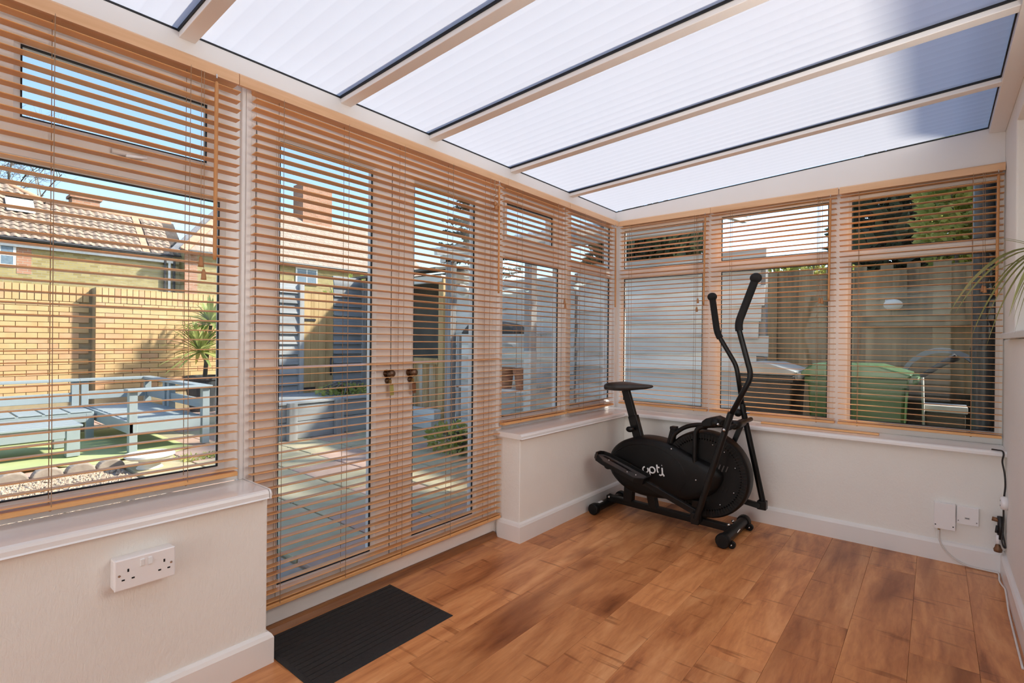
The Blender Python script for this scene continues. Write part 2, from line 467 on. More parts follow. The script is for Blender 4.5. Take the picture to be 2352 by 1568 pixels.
# ------------------------------------------------------------------ mesh helpers
class MB:
    """collects faces in world space; build() makes ONE mesh object out of them"""

    def __init__(self):
        self.v, self.f = [], []

    def add(self, vs, fs):
        n = len(self.v)
        self.v += [Vector(p) for p in vs]
        self.f += [tuple(n + i for i in f) for f in fs]
        return self

    def box(self, x0, x1, y0, y1, z0, z1):
        x0, x1 = min(x0, x1), max(x0, x1)
        y0, y1 = min(y0, y1), max(y0, y1)
        z0, z1 = min(z0, z1), max(z0, z1)
        return self.add([(x0, y0, z0), (x1, y0, z0), (x1, y1, z0), (x0, y1, z0), (x0, y0, z1), (x1, y0, z1), (x1, y1, z1), (x0, y1, z1)],
                        [(0, 3, 2, 1), (4, 5, 6, 7), (0, 1, 5, 4), (1, 2, 6, 5), (2, 3, 7, 6), (3, 0, 4, 7)])

    def obox(self, c, size, rot):
        """oriented box: centre, full size, 3x3 matrix or euler"""
        c = Vector(c)
        R = rot if isinstance(rot, Matrix) else Matrix.Identity(3)
        h = [s / 2 for s in size]
        vs = [c + R @ Vector((sx * h[0], sy * h[1], sz * h[2])) for sz in (-1, 1) for sx, sy in ((-1, -1), (1, -1), (1, 1), (-1, 1))]
        return self.add(vs, [(0, 3, 2, 1), (4, 5, 6, 7), (0, 1, 5, 4), (1, 2, 6, 5), (2, 3, 7, 6), (3, 0, 4, 7)])

    def bar(self, a, b, w, h, up=(0, 0, 1)):
        a, b = Vector(a), Vector(b)
        d = (b - a).normalized()
        u = Vector(up)
        s = d.cross(u)
        if s.length < 1e-4:
            s = d.cross(Vector((0, 1, 0)))
        s.normalize()
        u = s.cross(d)
        vs = []
        for p in (a, b):
            for i, j in ((-1, -1), (1, -1), (1, 1), (-1, 1)):
                vs.append(p + s * (i * w / 2) + u * (j * h / 2))
        return self.add(vs, [(3, 2, 1, 0), (4, 5, 6, 7), (0, 1, 5, 4), (1, 2, 6, 5), (2, 3, 7, 6), (3, 0, 4, 7)])

    def prism(self, prof, a, b, axis):
        """profile of 2D points swept from a to b along axis; (p,q) are the two other axes in order"""
        n = len(prof)
        o = [i for i in range(3) if i != axis]
        vs = []
        for t in (a, b):
            for p, q in prof:
                w = [0, 0, 0]
                w[axis] = t
                w[o[0]] = p
                w[o[1]] = q
                vs.append(tuple(w))
        fs = [tuple(range(n)), tuple(range(2 * n - 1, n - 1, -1))]
        for i in range(n):
            j = (i + 1) % n
            fs.append((i, n + i, n + j, j))
        return self.add(vs, fs)

    def tube(self, path, r, n=10, caps=True, flat=None):
        """round (or flattened) tube along a path; r may be a list"""
        P = [Vector(p) for p in path]
        m = len(P)
        rs = r if isinstance(r, (list, tuple)) else [r] * m
        tang = []
        for i in range(m):
            t = (P[min(i + 1, m - 1)] - P[max(i - 1, 0)])
            tang.append(t.normalized() if t.length > 1e-9 else Vector((0, 0, 1)))
        ref = Vector((0, 0, 1)) if abs(tang[0].z) < 0.9 else Vector((0, 1, 0))
        nx = tang[0].cross(ref).normalized()
        vs = []
        for i in range(m):
            if i:
                q = tang[i - 1].rotation_difference(tang[i])
                nx = q @ nx
            ny = tang[i].cross(nx).normalized()
            fl = flat if flat else 1.0
            for k in range(n):
                a = 2 * pi * k / n
                vs.append(P[i] + nx * (cos(a) * rs[i]) + ny * (sin(a) * rs[i] * fl))
        fs = []
        for i in range(m - 1):
            for k in range(n):
                k2 = (k + 1) % n
                fs.append((i * n + k, i * n + k2, (i + 1) * n + k2, (i + 1) * n + k))
        if caps:
            fs.append(tuple(range(n - 1, -1, -1)))
            fs.append(tuple((m - 1) * n + k for k in range(n)))
        return self.add(vs, fs)

    def lathe(self, prof, c, n=24, axis=2):
        """(radius, height) profile turned about an axis through c"""
        c = Vector(c)
        vs = []
        o = [i for i in range(3) if i != axis]
        for r, h in prof:
            for k in range(n):
                a = 2 * pi * k / n
                w = [0, 0, 0]
                w[axis] = h
                w[o[0]] = r * cos(a)
                w[o[1]] = r * sin(a)
                vs.append(c + Vector(w))
        fs = []
        for i in range(len(prof) - 1):
            for k in range(n):
                k2 = (k + 1) % n
                fs.append((i * n + k, i * n + k2, (i + 1) * n + k2, (i + 1) * n + k))
        if prof[0][0] > 1e-6:
            fs.append(tuple(range(n - 1, -1, -1)))
        if prof[-1][0] > 1e-6:
            fs.append(tuple((len(prof) - 1) * n + k for k in range(n)))
        return self.add(vs, fs)

    def ball(self, c, r, n=14, m=9, sc=(1, 1, 1)):
        c = Vector(c)
        vs = []
        for i in range(m + 1):
            t = pi * i / m
            for k in range(n):
                a = 2 * pi * k / n
                vs.append(c + Vector((r * sin(t) * cos(a) * sc[0], r * sin(t) * sin(a) * sc[1], r * cos(t) * sc[2])))
        fs = []
        for i in range(m):
            for k in range(n):
                k2 = (k + 1) % n
                fs.append((i * n + k, (i + 1) * n + k, (i + 1) * n + k2, i * n + k2))
        return self.add(vs, fs)

    def build(self, name, mat, parent=None, smooth=False, bevel=0.0, seg=2, loc=None, label=None, kind=None):
        org = Vector(loc) if loc is not None else Vector((0, 0, 0))
        base = Vector((0, 0, 0))
        if parent is not None:
            base = world_loc(parent)
        me = bpy.data.meshes.new(name)
        me.from_pydata([tuple(p - org) for p in self.v], [], self.f)
        me.update()
        if smooth:
            for p in me.polygons:
                p.use_smooth = True
        if mat:
            me.materials.append(MATS[mat])
        o = bpy.data.objects.new(name, me)
        COL.objects.link(o)
        o.location = org - base
        if parent is not None:
            o.parent = parent
        if bevel:
            b = o.modifiers.new('bevel', 'BEVEL')
            b.width = bevel
            b.segments = seg
            b.limit_method = 'ANGLE'
            b.angle_limit = radians(40)
        if label:
            o['label'] = label
        if kind:
            o['kind'] = kind
        return o


def world_loc(o):
    v = Vector(o.location)
    while o.parent is not None:
        o = o.parent
        v += o.location
    return v


def smooth_by_angle(o, ang=40):
    me = o.data
    for p in me.polygons:
        p.use_smooth = True
    try:
        me.set_sharp_from_angle(angle=radians(ang))
    except Exception:
        pass
    return o


def tag(o, label=None, cat=None, group=None, kind=None):
    if label:
        o['label'] = label
    if cat:
        o['category'] = cat
    if group:
        o['group'] = group
    if kind:
        o['kind'] = kind
    return o


def empty(name, loc=(0, 0, 0), label=None, cat=None, group=None, kind=None):
    o = bpy.data.objects.new(name, None)
    o.empty_display_size = 0.1
    COL.objects.link(o)
    o.location = loc
    return tag(o, label, cat, group, kind)


def struct(o, label=None):
    o['kind'] = 'structure'
    if label:
        o['label'] = label
    return o


def inst(src, parent, loc, rot=None, name=None, scale=None):
    """another object on the same mesh, placed in world space under parent"""
    o = src.copy()
    if name:
        o.name = name
    COL.objects.link(o)
    o.parent = parent
    o.location = Vector(loc) - world_loc(parent)
    if rot is not None:
        o.rotation_euler = rot
    if scale is not None:
        o.scale = scale
    return o


def bez(p0, p1, p2, p3, n=12):
    p0, p1, p2, p3 = map(Vector, (p0, p1, p2, p3))
    return [p0 * (1 - t) ** 3 + p1 * 3 * t * (1 - t) ** 2 + p2 * 3 * t * t * (1 - t) + p3 * t ** 3 for t in [i / n for i in range(n + 1)]]


def smooth_path(pts, n=6):
    """Catmull-Rom through the points"""
    P = [Vector(p) for p in pts]
    out = []
    for i in range(len(P) - 1):
        a, b, c, d = P[max(i - 1, 0)], P[i], P[i + 1], P[min(i + 2, len(P) - 1)]
        for k in range(n):
            t = k / n
            out.append(0.5 * ((2 * b) + (c - a) * t + (2 * a - 5 * b + 4 * c - d) * t * t + (3 * b - a - 3 * c + d) * t ** 3))
    out.append(P[-1])
    return out


# ------------------------------------------------------------------ the room
Y0, YE = -3.60, 3.667          # near end and far eaves plane
XFR, YFR = -1.965, 3.680       # inner faces of the window frames
XPL, YPL = -1.780, 3.500       # plaster faces of the low walls
XR = 0.275                     # house wall
ZS = 0.604                     # top of the window boards
ZH = 2.056                     # head of the frames

# floor: sub-floor plus one object per laminate plank
floor = MB().box(-2.08, 0.40, Y0, 3.75, -0.12, -0.0085).build('floor', 'earth')
struct(floor, 'warm brown rustic oak laminate floor with cross saw marks')
PW = 0.1915
plank_src = None
col_i = 0
x = -0.0635 - PW * 11
edge = []
while x < XR + 0.02:
    xa, xb = max(x, -1.962), min(x + PW, XR)
    if xb - xa > 0.02:
        edge.append((xa, xb))
    x += PW
for ci, (xa, xb) in enumerate(edge):
    y = Y0 - random.random() * 1.1
    while y < 3.5:
        ya, yb = max(y, Y0), min(y + 1.21, 3.495)
        if xa < XPL and ya < 3.5:
            pass
        if yb - ya > 0.03:
            g = 0.0003
            mb = MB().box(xa + g, xb - g, ya + g, yb - g, -0.0085, 0.0)
            mb.build('plank', 'laminate_plank', floor, bevel=0.0007, seg=1, loc=((xa + xb) / 2, (ya + yb) / 2, 0))
        y += 1.21

# low walls (plaster outside face too), right wall with a window recess, rear wall
def low_wall(name, x0, x1, y0, y1, label):
    o = MB().box(x0, x1, y0, y1, -0.12, 0.576).build(name, 'plaster', loc=((x0 + x1) / 2, (y0 + y1) / 2, 0), bevel=0.004)
    return struct(o, label)


low_wall('wall_left', -2.075, XPL, Y0, 0.846, 'low white plaster wall below the left window')
low_wall('wall_middle', -2.075, XPL, 2.250, YPL, 'low white plaster wall between door and corner')
low_wall('wall_far', -2.075, XR, YPL, 3.78, 'low white plaster wall below the far windows')
wr = MB()
wr.box(XR, 0.52, Y0, YE + 0.11, -0.12, 1.150)
wr.box(XR, 0.52, 3.20, YE + 0.11, 1.150, 2.30)
wr.box(XR, 0.52, Y0, -0.30, 1.150, 2.30)
wr.box(XR, 0.52, -0.30, 3.20, 2.12, 2.30)
wr.box(0.40, 0.52, 2.10, 3.20, 1.150, 2.12)
wro = struct(wr.build('wall_right', 'plaster', bevel=0.008), 'cream plaster house wall with a deep window recess')
MB().box(0.40, 0.406, -0.30, 2.10, 1.150, 2.12).build('pane', 'window_glass', wro)  # unseen pane added behind the recess fill light
wre = MB().box(-2.075, 0.52, Y0 - 0.12, Y0, -0.12, 0.58).box(-2.075, 0.52, Y0 - 0.12, Y0, 2.12, 2.35).box(-2.075, -1.88, Y0 - 0.12, Y0, 0.58, 2.12).box(0.18, 0.52, Y0 - 0.12, Y0, 0.58, 2.12)
wre = struct(wre.build('wall_rear', 'plaster'), 'white plaster wall round an added, unseen near end window')
MB().box(-1.88, 0.18, Y0 - 0.05, Y0 - 0.044, 0.58, 2.12).build('pane', 'window_glass', wre)  # window made up to go with the fill light in front
MB().box(-2.075, XFR, Y0, -1.362, 0.58, 2.06).build('upper_infill', 'plaster', wre)


def sill_profile_x(front, back):      # runs along y; (x, z)
    return [(back, ZS), (back, 0.576), (front + 0.004, 0.576), (front, 0.580), (front, ZS - 0.012), (front - 0.004, ZS - 0.004), (front - 0.012, ZS)]


t1 = MB().prism(sill_profile_x(-1.752, XFR), Y0, 0.838, 1).build('trim_1', 'sill_upvc')
struct(t1, 'glossy white window board under the left window')
MB().prism([(XFR, ZS + 0.0015), (XFR, 0.574), (-1.750, 0.574), (-1.7495, ZS - 0.012), (-1.756, ZS - 0.001), (-1.766, ZS + 0.0015)], 0.8405, 0.846, 1).build('end_cap', 'sill_upvc', t1)
t2 = MB().prism(sill_profile_x(-1.752, XFR), 2.226, 3.452, 1).build('trim_2', 'sill_upvc')
struct(t2, 'glossy white window board beside the door')
fy = 3.452
t3 = MB().prism([(YFR, ZS), (YFR, 0.576), (fy + 0.004, 0.576), (fy, 0.580), (fy, ZS - 0.012), (fy + 0.004, ZS - 0.004), (fy + 0.012, ZS)], XFR, XR, 0).build('trim_3', 'sill_upvc')
struct(t3, 'glossy white window board under the far windows')
struct(MB().prism([(0.245, 1.152), (XR + 0.125, 1.152), (XR + 0.125, 1.177), (0.249, 1.177), (0.245, 1.173)], -0.30, 3.42, 1).build('trim_4', 'upvc'), 'narrow ledge of the recess in the house wall')


def skirt(name, pts, label):
    """moulded skirting along a polyline of floor points; the room lies to the left of travel"""
    prof = [(0.0, 0.0), (0.018, 0.0), (0.018, 0.088), (0.012, 0.100), (0.004, 0.107), (0.0, 0.107)]
    n = len(prof)
    P = [Vector((p[0], p[1], 0)) for p in pts]
    mb = MB()
    rings = []
    for i, p in enumerate(P):
        d0 = (P[i] - P[i - 1]).normalized() if i else None
        d1 = (P[i + 1] - P[i]).normalized() if i < len(P) - 1 else None
        na = Vector((-d0.y, d0.x, 0)) if d0 else None
        nb = Vector((-d1.y, d1.x, 0)) if d1 else None
        if na and nb:
            off = (na + nb) / (1 + na.dot(nb))
        else:
            off = na or nb
        rings.append([p + off * t + Vector((0, 0, h)) for t, h in prof])
    vs = [v for r in rings for v in r]
    fs = []
    for i in range(len(rings) - 1):
        for k in range(n):
            k2 = (k + 1) % n
            fs.append((i * n + k, i * n + k2, (i + 1) * n + k2, (i + 1) * n + k))
    fs.append(tuple(range(n - 1, -1, -1)))
    fs.append(tuple((len(rings) - 1) * n + k for k in range(n)))
    mb.add(vs, fs)
    return struct(mb.build(name, 'gloss_white'), label)


skirt('baseboard_left', [(-1.93, 0.846), (XPL, 0.846), (XPL, Y0)], 'white skirting board under the left window')
skirt('baseboard_middle', [(XPL, YPL), (XPL, 2.250), (-1.93, 2.250)], 'white skirting board between door and corner')
skirt('baseboard_far', [(XR, YPL), (XPL, YPL)], 'white skirting board along the far wall')
skirt('baseboard_right', [(XR, Y0), (XR, YPL)], 'white skirting board along the house wall')

# ------------------------------------------------------------------ windows and doors
def to_wall(side, a, d, z):
    """a runs along the wall, d is depth out of the room from the frame face"""
    return (XFR - d, a, z) if side == 'L' else (a, YFR + d, z)


def wbox(mb, side, a0, a1, d0, d1, z0, z1):
    p, q = to_wall(side, a0, d0, z0), to_wall(side, a1, d1, z1)
    return mb.box(p[0], q[0], p[1], q[1], p[2], q[2])


def ring(mb, side, a0, a1, z0, z1, w, d0, d1, slope=0.0):
    """rectangular ring round the opening a0..a1, z0..z1, w wide; its inner edge slopes back by slope"""
    out = [(a0 - w, z0 - w), (a1 + w, z0 - w), (a1 + w, z1 + w), (a0 - w, z1 + w)]
    mid = [(a0 - slope, z0 - slope), (a1 + slope, z0 - slope), (a1 + slope, z1 + slope), (a0 - slope, z1 + slope)]
    inn = [(a0, z0), (a1, z0), (a1, z1), (a0, z1)]
    vs = [to_wall(side, a, d1, z) for a, z in out] + [to_wall(side, a, d0, z) for a, z in out] + [to_wall(side, a, d0, z) for a, z in mid] + [to_wall(side, a, d0 + slope, z) for a, z in inn] + [to_wall(side, a, d1, z) for a, z in inn]
    fs = []
    for r in range(4):
        for k in range(4):
            k2 = (k + 1) % 4
            fs.append((r * 4 + k, r * 4 + k2, (r + 1) * 4 + k2, (r + 1) * 4 + k))
    for k in range(4):
        k2 = (k + 1) % 4
        fs.append((16 + k, 16 + k2, k2, k))
    return mb.add(vs, fs)


def pane_set(root, side, g, sash, proud, glass_part=True):
    a0, a1, z0, z1 = g
    mb = MB()
    ring(mb, side, a0, a1, z0, z1, max(sash, 0.018), -proud, 0.034, min(0.016, max(sash, 0.018) * 0.8))
    s = mb.build('sash', 'upvc', root)
    mb = MB()
    ring(mb, side, a0 + 0.004, a1 - 0.004, z0 + 0.004, z1 - 0.004, 0.0042, 0.0155 - proud, 0.0245 - proud)
    mb.build('gasket', 'gasket', s)
    mb = MB()
    wbox(mb, side, a0, a1, 0.022 - proud, 0.028 - proud, z0, z1)
    mb.build('pane', 'window_glass', s)
    return s


def window(n, side, a0, a1, panes, label, zlo=ZS, zhi=ZH):
    root = empty('window_%d' % n, to_wall(side, (a0 + a1) / 2, 0, zlo), kind='structure')
    root['label'] = label
    # fixed frame: everything that is not pane
    cuts = sorted(panes, key=lambda p: p[2])
    mb = MB()
    lo = min(p[0] for p in panes) - 0.012
    hi = max(p[1] for p in panes) + 0.012
    wbox(mb, side, a0, lo, 0.006, 0.070, zlo, zhi)
    wbox(mb, side, hi, a1, 0.006, 0.070, zlo, zhi)
    z = zlo
    for p in cuts:
        wbox(mb, side, lo, hi, 0.006, 0.070, z, p[2] - 0.012)
        z = p[3] + 0.012
    wbox(mb, side, lo, hi, 0.006, 0.070, z, zhi)
    for p in cuts:
        if p[0] - 0.012 > lo + 1e-4:
            wbox(mb, side, lo, p[0] - 0.012, 0.006, 0.070, p[2] - 0.012, p[3] + 0.012)
        if p[1] + 0.012 < hi - 1e-4:
            wbox(mb, side, p[1] + 0.012, hi, 0.006, 0.070, p[2] - 0.012, p[3] + 0.012)
    mb.build('frame', 'upvc', root)
    for p in panes:
        pane_set(root, side, p[:4], p[4], p[5])
    return root


window(1, 'L', -1.36, 0.118, [(-1.30, 0.06, 0.662, 1.606, 0.035, 0.0), (-1.30, 0.06, 1.70, 2.00, 0.035, 0.0)], 'white framed window nearest the camera')
w1 = window(2, 'L', 0.118, 0.826, [(0.180, 0.761, 0.662, 1.606, 0.035, 0.0), (0.238, 0.712, 1.729, 1.931, 0.055, 0.014)], 'white framed left window with a top vent, house and garden behind')
hd = MB()
hd.bar((XFR + 0.020, 0.44, 1.690), (XFR + 0.020, 0.52, 1.690), 0.010, 0.016)
hd.tube([(XFR + 0.018, 0.515, 1.69), (XFR + 0.04, 0.522, 1.684), (XFR + 0.042, 0.47, 1.676)], 0.006, 8)
hd.build('handle', 'white_socket', w1, smooth=True)
window(3, 'L', 2.300, 2.925, [(2.318, 2.903, 0.669, 1.610, 0.015, 0.0), (2.337, 2.813, 1.736, 1.935, 0.032, 0.014)], 'white framed window with a top vent beside the glazed doors')
window(4, 'L', 3.030, 3.648, [(3.034, 3.612, 0.670, 1.617, 0.003, 0.0), (3.034, 3.612, 1.690, 2.018, 0.003, 0.0)], 'white framed fixed window on the left of the room corner')
window(5, 'F', -1.964, -1.216, [(-1.894, -1.280, 0.662, 1.612, 0.035, 0.0), (-1.894, -1.280, 1.690, 1.988, 0.035, 0.0)], 'white framed far window on the right of the room corner')
window(6, 'F', -1.216, -0.4515, [(-1.152, -0.512, 0.664, 1.612, 0.035, 0.0), (-1.152, -0.512, 1.688, 1.992, 0.035, 0.0)], 'white framed middle far window behind the exercise machine')
window(7, 'F', -0.4515, XR, [(-0.391, 0.245, 0.666, 1.612, 0.028, 0.0), (-0.391, 0.245, 1.686, 1.986, 0.028, 0.0)], 'white framed far window in front of the green wheelie bin')


def post(n, a0, a1, label, z0=ZS, side='L'):
    mb = MB()
    wbox(mb, side, a0, a1, -0.006, 0.075, z0, ZH)
    w = a1 - a0
    o = mb.build('trim_%d' % n, 'upvc', bevel=0.003)
    struct(o, label)
    mb = MB()
    wbox(mb, side, a0 + w * 0.30, a1 - w * 0.30, -0.012, -0.006, z0, ZH)
    mb.build('cover_strip', 'upvc', o, bevel=0.002)
    return o


post(5, 0.826, 0.872, 'white post between the left window and the doors')
post(6, 2.214, 2.300, 'white post on the right of the doors', 0.0)
post(7, 2.925, 3.030, 'white post between the two windows beside the doors')
mb = MB().box(-1.975, -1.951, 3.650, 3.690, ZS, ZH)
struct(mb.build('trim_8', 'upvc', bevel=0.003), 'white corner post of the window frames')

# french doors: two leaves in one frame
mb = MB()
wbox(mb, 'L', 0.846, 0.878, -0.004, 0.072, 0.026, ZH)
wbox(mb, 'L', 2.178, 2.214, -0.004, 0.072, 0.026, ZH)
wbox(mb, 'L', 0.878, 2.178, -0.004, 0.072, 1.936, ZH)
wbox(mb, 'L', 0.846, 2.214, -0.010, 0.085, 0.026, 0.110)
fr = mb.build('trim_9', 'upvc', bevel=0.003)
struct(fr, 'white frame and threshold round the glazed doors')
MB().prism([(XFR + 0.040, 0.0), (XFR - 0.02, 0.0), (XFR - 0.02, 0.026), (XFR + 0.018, 0.026), (XFR + 0.030, 0.020), (XFR + 0.036, 0.008)], 0.866, 2.232, 1).build('trim_10', 'threshold_wood', bevel=0.001)['kind'] = 'structure'
bpy.data.objects['trim_10']['label'] = 'dark wooden beading along the foot of the doors'


def leaf(n, a0, a1, g, label, knob_y, tagmat):
    root = empty('door_%d' % n, (XFR, (a0 + a1) / 2, 0.112), kind='structure')
    root['label'] = label
    mb = MB()
    g0, g1, z0, z1 = g
    e = 0.0025
    wbox(mb, 'L', a0 + e, g0 - 0.012, -0.008, 0.055, 0.114, 1.933)
    wbox(mb, 'L', g1 + 0.012, a1 - e, -0.008, 0.055, 0.114, 1.933)
    wbox(mb, 'L', g0 - 0.012, g1 + 0.012, -0.008, 0.055, 0.114, z0 - 0.012)
    wbox(mb, 'L', g0 - 0.012, g1 + 0.012, -0.008, 0.055, z1 + 0.012, 1.933)
    mb.build('leaf_frame', 'upvc', root)
    pane_set(root, 'L', g, 0.014, 0.012)
    # knob on a round rose, lock with a key and tag below
    kz = 0.965
    k = MB().lathe([(0.018, 0.0), (0.018, 0.006), (0.008, 0.008), (0.008, 0.020), (0.017, 0.026), (0.020, 0.038), (0.015, 0.048), (0.0, 0.050)], (XFR + 0.008, knob_y, kz), 16, 0).build('knob', 'bronze_knob', root, smooth=True)
    MB().lathe([(0.013, 0.0), (0.013, 0.010), (0.0, 0.011)], (XFR + 0.008, knob_y + 0.004, kz - 0.034), 14, 0).build('lock', 'bronze_knob', root, smooth=True)
    ke = MB().box(XFR + 0.018, XFR + 0.040, knob_y + 0.002, knob_y + 0.006, kz - 0.045, kz - 0.028).build('key', 'brass', root)
    MB().obox((XFR + 0.036, knob_y + 0.010, kz - 0.076), (0.004, 0.022, 0.050), Matrix.Rotation(0.08, 3, 'X')).build('key_tag', tagmat, ke, bevel=0.003)
    return root


leaf(1, 0.879, 1.4985, (0.972, 1.400, 0.164, 1.886), 'left glazed door leaf with a yellow key tag', 1.474, 'key_tag_yellow')
leaf(2, 1.4985, 2.1775, (1.639, 2.067, 0.164, 1.886), 'right glazed door leaf with a brown key tag', 1.606, 'key_tag_brown')
mb = MB()
wbox(mb, 'L', 1.4955, 1.5015, -0.004, 0.04, 0.12, 1.93)
wbox(mb, 'L', 2.1755, 2.1800, -0.0025, 0.03, 0.12, 1.93)
mb.build('weather_seal', 'gasket', fr)

# ------------------------------------------------------------------ roof
Z0, SL = 2.141, 0.0526                     # height at the eaves plane, slope
XE = -1.955
zr = lambda x, d=0.0: Z0 + SL * (x - XE) + d
ceiling = empty('ceiling', (-0.9, 1.2, 2.2), kind='structure')
ceiling['label'] = 'lean-to roof of opal polycarbonate sheets between white bars'
RY = [-3.10, -2.48, -1.86, -1.24, -0.60, 0.01, 0.620, 1.225, 1.720, 2.355, 2.995]     # near side of each bar
RW = 0.050
for i, y in enumerate(RY):
    mb = MB()
    xa, xb = XE - 0.10, 0.225
    prof = [(y, -0.021), (y + RW, -0.021), (y + RW, 0.0), (y + RW + 0.004, 0.002), (y + RW + 0.004, 0.026), (y - 0.004, 0.026), (y - 0.004, 0.002), (y, 0.0)]
    vs = [(xx, p, zr(xx) + q) for xx in (XE, xb) for p, q in prof]
    n = len(prof)
    fs = [tuple(range(n - 1, -1, -1)), tuple(range(n, 2 * n))] + [(k, (k + 1) % n, n + (k + 1) % n, n + k) for k in range(n)]
    mb.add(vs, fs).build('rafter', 'upvc', ceiling, loc=(-0.9, y + RW / 2, zr(-0.9)), bevel=0.002)
    for yy in (y - 0.0045, y + RW):
        mb = MB()
        vs = [(xx, q, zr(xx) + h) for xx in (XE, 0.208) for q, h in ((yy, -0.002), (yy + 0.0045, -0.002), (yy + 0.0045, 0.008), (yy, 0.008))]
        mb.add(vs, [(3, 2, 1, 0), (4, 5, 6, 7), (0, 1, 5, 4), (1, 2, 6, 5), (2, 3, 7, 6), (3, 0, 4, 7)])
        mb.build('rafter_gasket', 'gasket', ceiling)
# sheets with a shallow scallop per chamber
bays = [(Y0, RY[0])] + [(RY[i] + RW, RY[i + 1]) for i in range(len(RY) - 1)] + [(RY[-1] + RW, YE)]
for ya, yb in bays:
    nn = max(4, int(round((yb - ya) / 0.056)) * 4)
    vs, fs = [], []
    for xx in (XE - 0.02, 0.23):
        for k in range(nn + 1):
            t = k / 4.0
            vs.append((xx, ya + (yb - ya) * k / nn, zr(xx, 0.008) - 0.0006 * abs(sin(pi * t))))
    for k in range(nn):
        fs.append((k, k + 1, nn + 2 + k, nn + 1 + k))
    MB().add(vs, fs).build('roof_sheet', 'polycarbonate', ceiling, loc=(-0.9, ya, zr(-0.9)), smooth=True)
# eaves beam, far beam, wall plate with black seals
mb = MB().box(XE - 0.11, XE, Y0, YE + 0.11, ZH, Z0)
eb = struct(mb.build('trim_11', 'upvc', bevel=0.002), 'white eaves beam above the left blinds')
MB().box(XE - 0.004, XE + 0.0012, Y0, YE, Z0, Z0 + 0.006).build('seal', 'gasket', eb)
mb = MB()
vs = [(xx, yy, zz) for xx, zt in ((XE, zr(XE)), (XR, zr(XR))) for yy, zz in ((YE, ZH), (YE + 0.11, ZH), (YE + 0.11, zt), (YE, zt))]
mb.add(vs, [(3, 2, 1, 0), (4, 5, 6, 7), (0, 1, 5, 4), (1, 2, 6, 5), (2, 3, 7, 6), (3, 0, 4, 7)])
fb = struct(mb.build('trim_12', 'upvc', bevel=0.002), 'white sloping infill panel above the far blinds')
mb = MB()
vs = [(xx, yy, zr(xx) + h) for xx in (XE, 0.21) for yy, h in ((YE - 0.0015, 0.0), (YE + 0.004, 0.0), (YE + 0.004, 0.006), (YE - 0.0015, 0.006))]
mb.add(vs, [(3, 2, 1, 0), (4, 5, 6, 7), (0, 1, 5, 4), (1, 2, 6, 5), (2, 3, 7, 6), (3, 0, 4, 7)])
mb.build('seal', 'gasket', fb)
mb = MB().prism([(0.210, 2.228), (XR, 2.222), (XR, 2.32), (0.215, 2.32), (0.210, 2.26)], Y0, YE - 0.004, 1)
wp = struct(mb.build('trim_13', 'upvc', bevel=0.003), 'white wall plate where the roof meets the house')
MB().box(0.2055, 0.2105, Y0, YE - 0.004, 2.2545, 2.262).build('seal', 'gasket', wp)

# ------------------------------------------------------------------ venetian blinds
PITCH_S, SW, ST = 0.0325, 0.0365, 0.0033


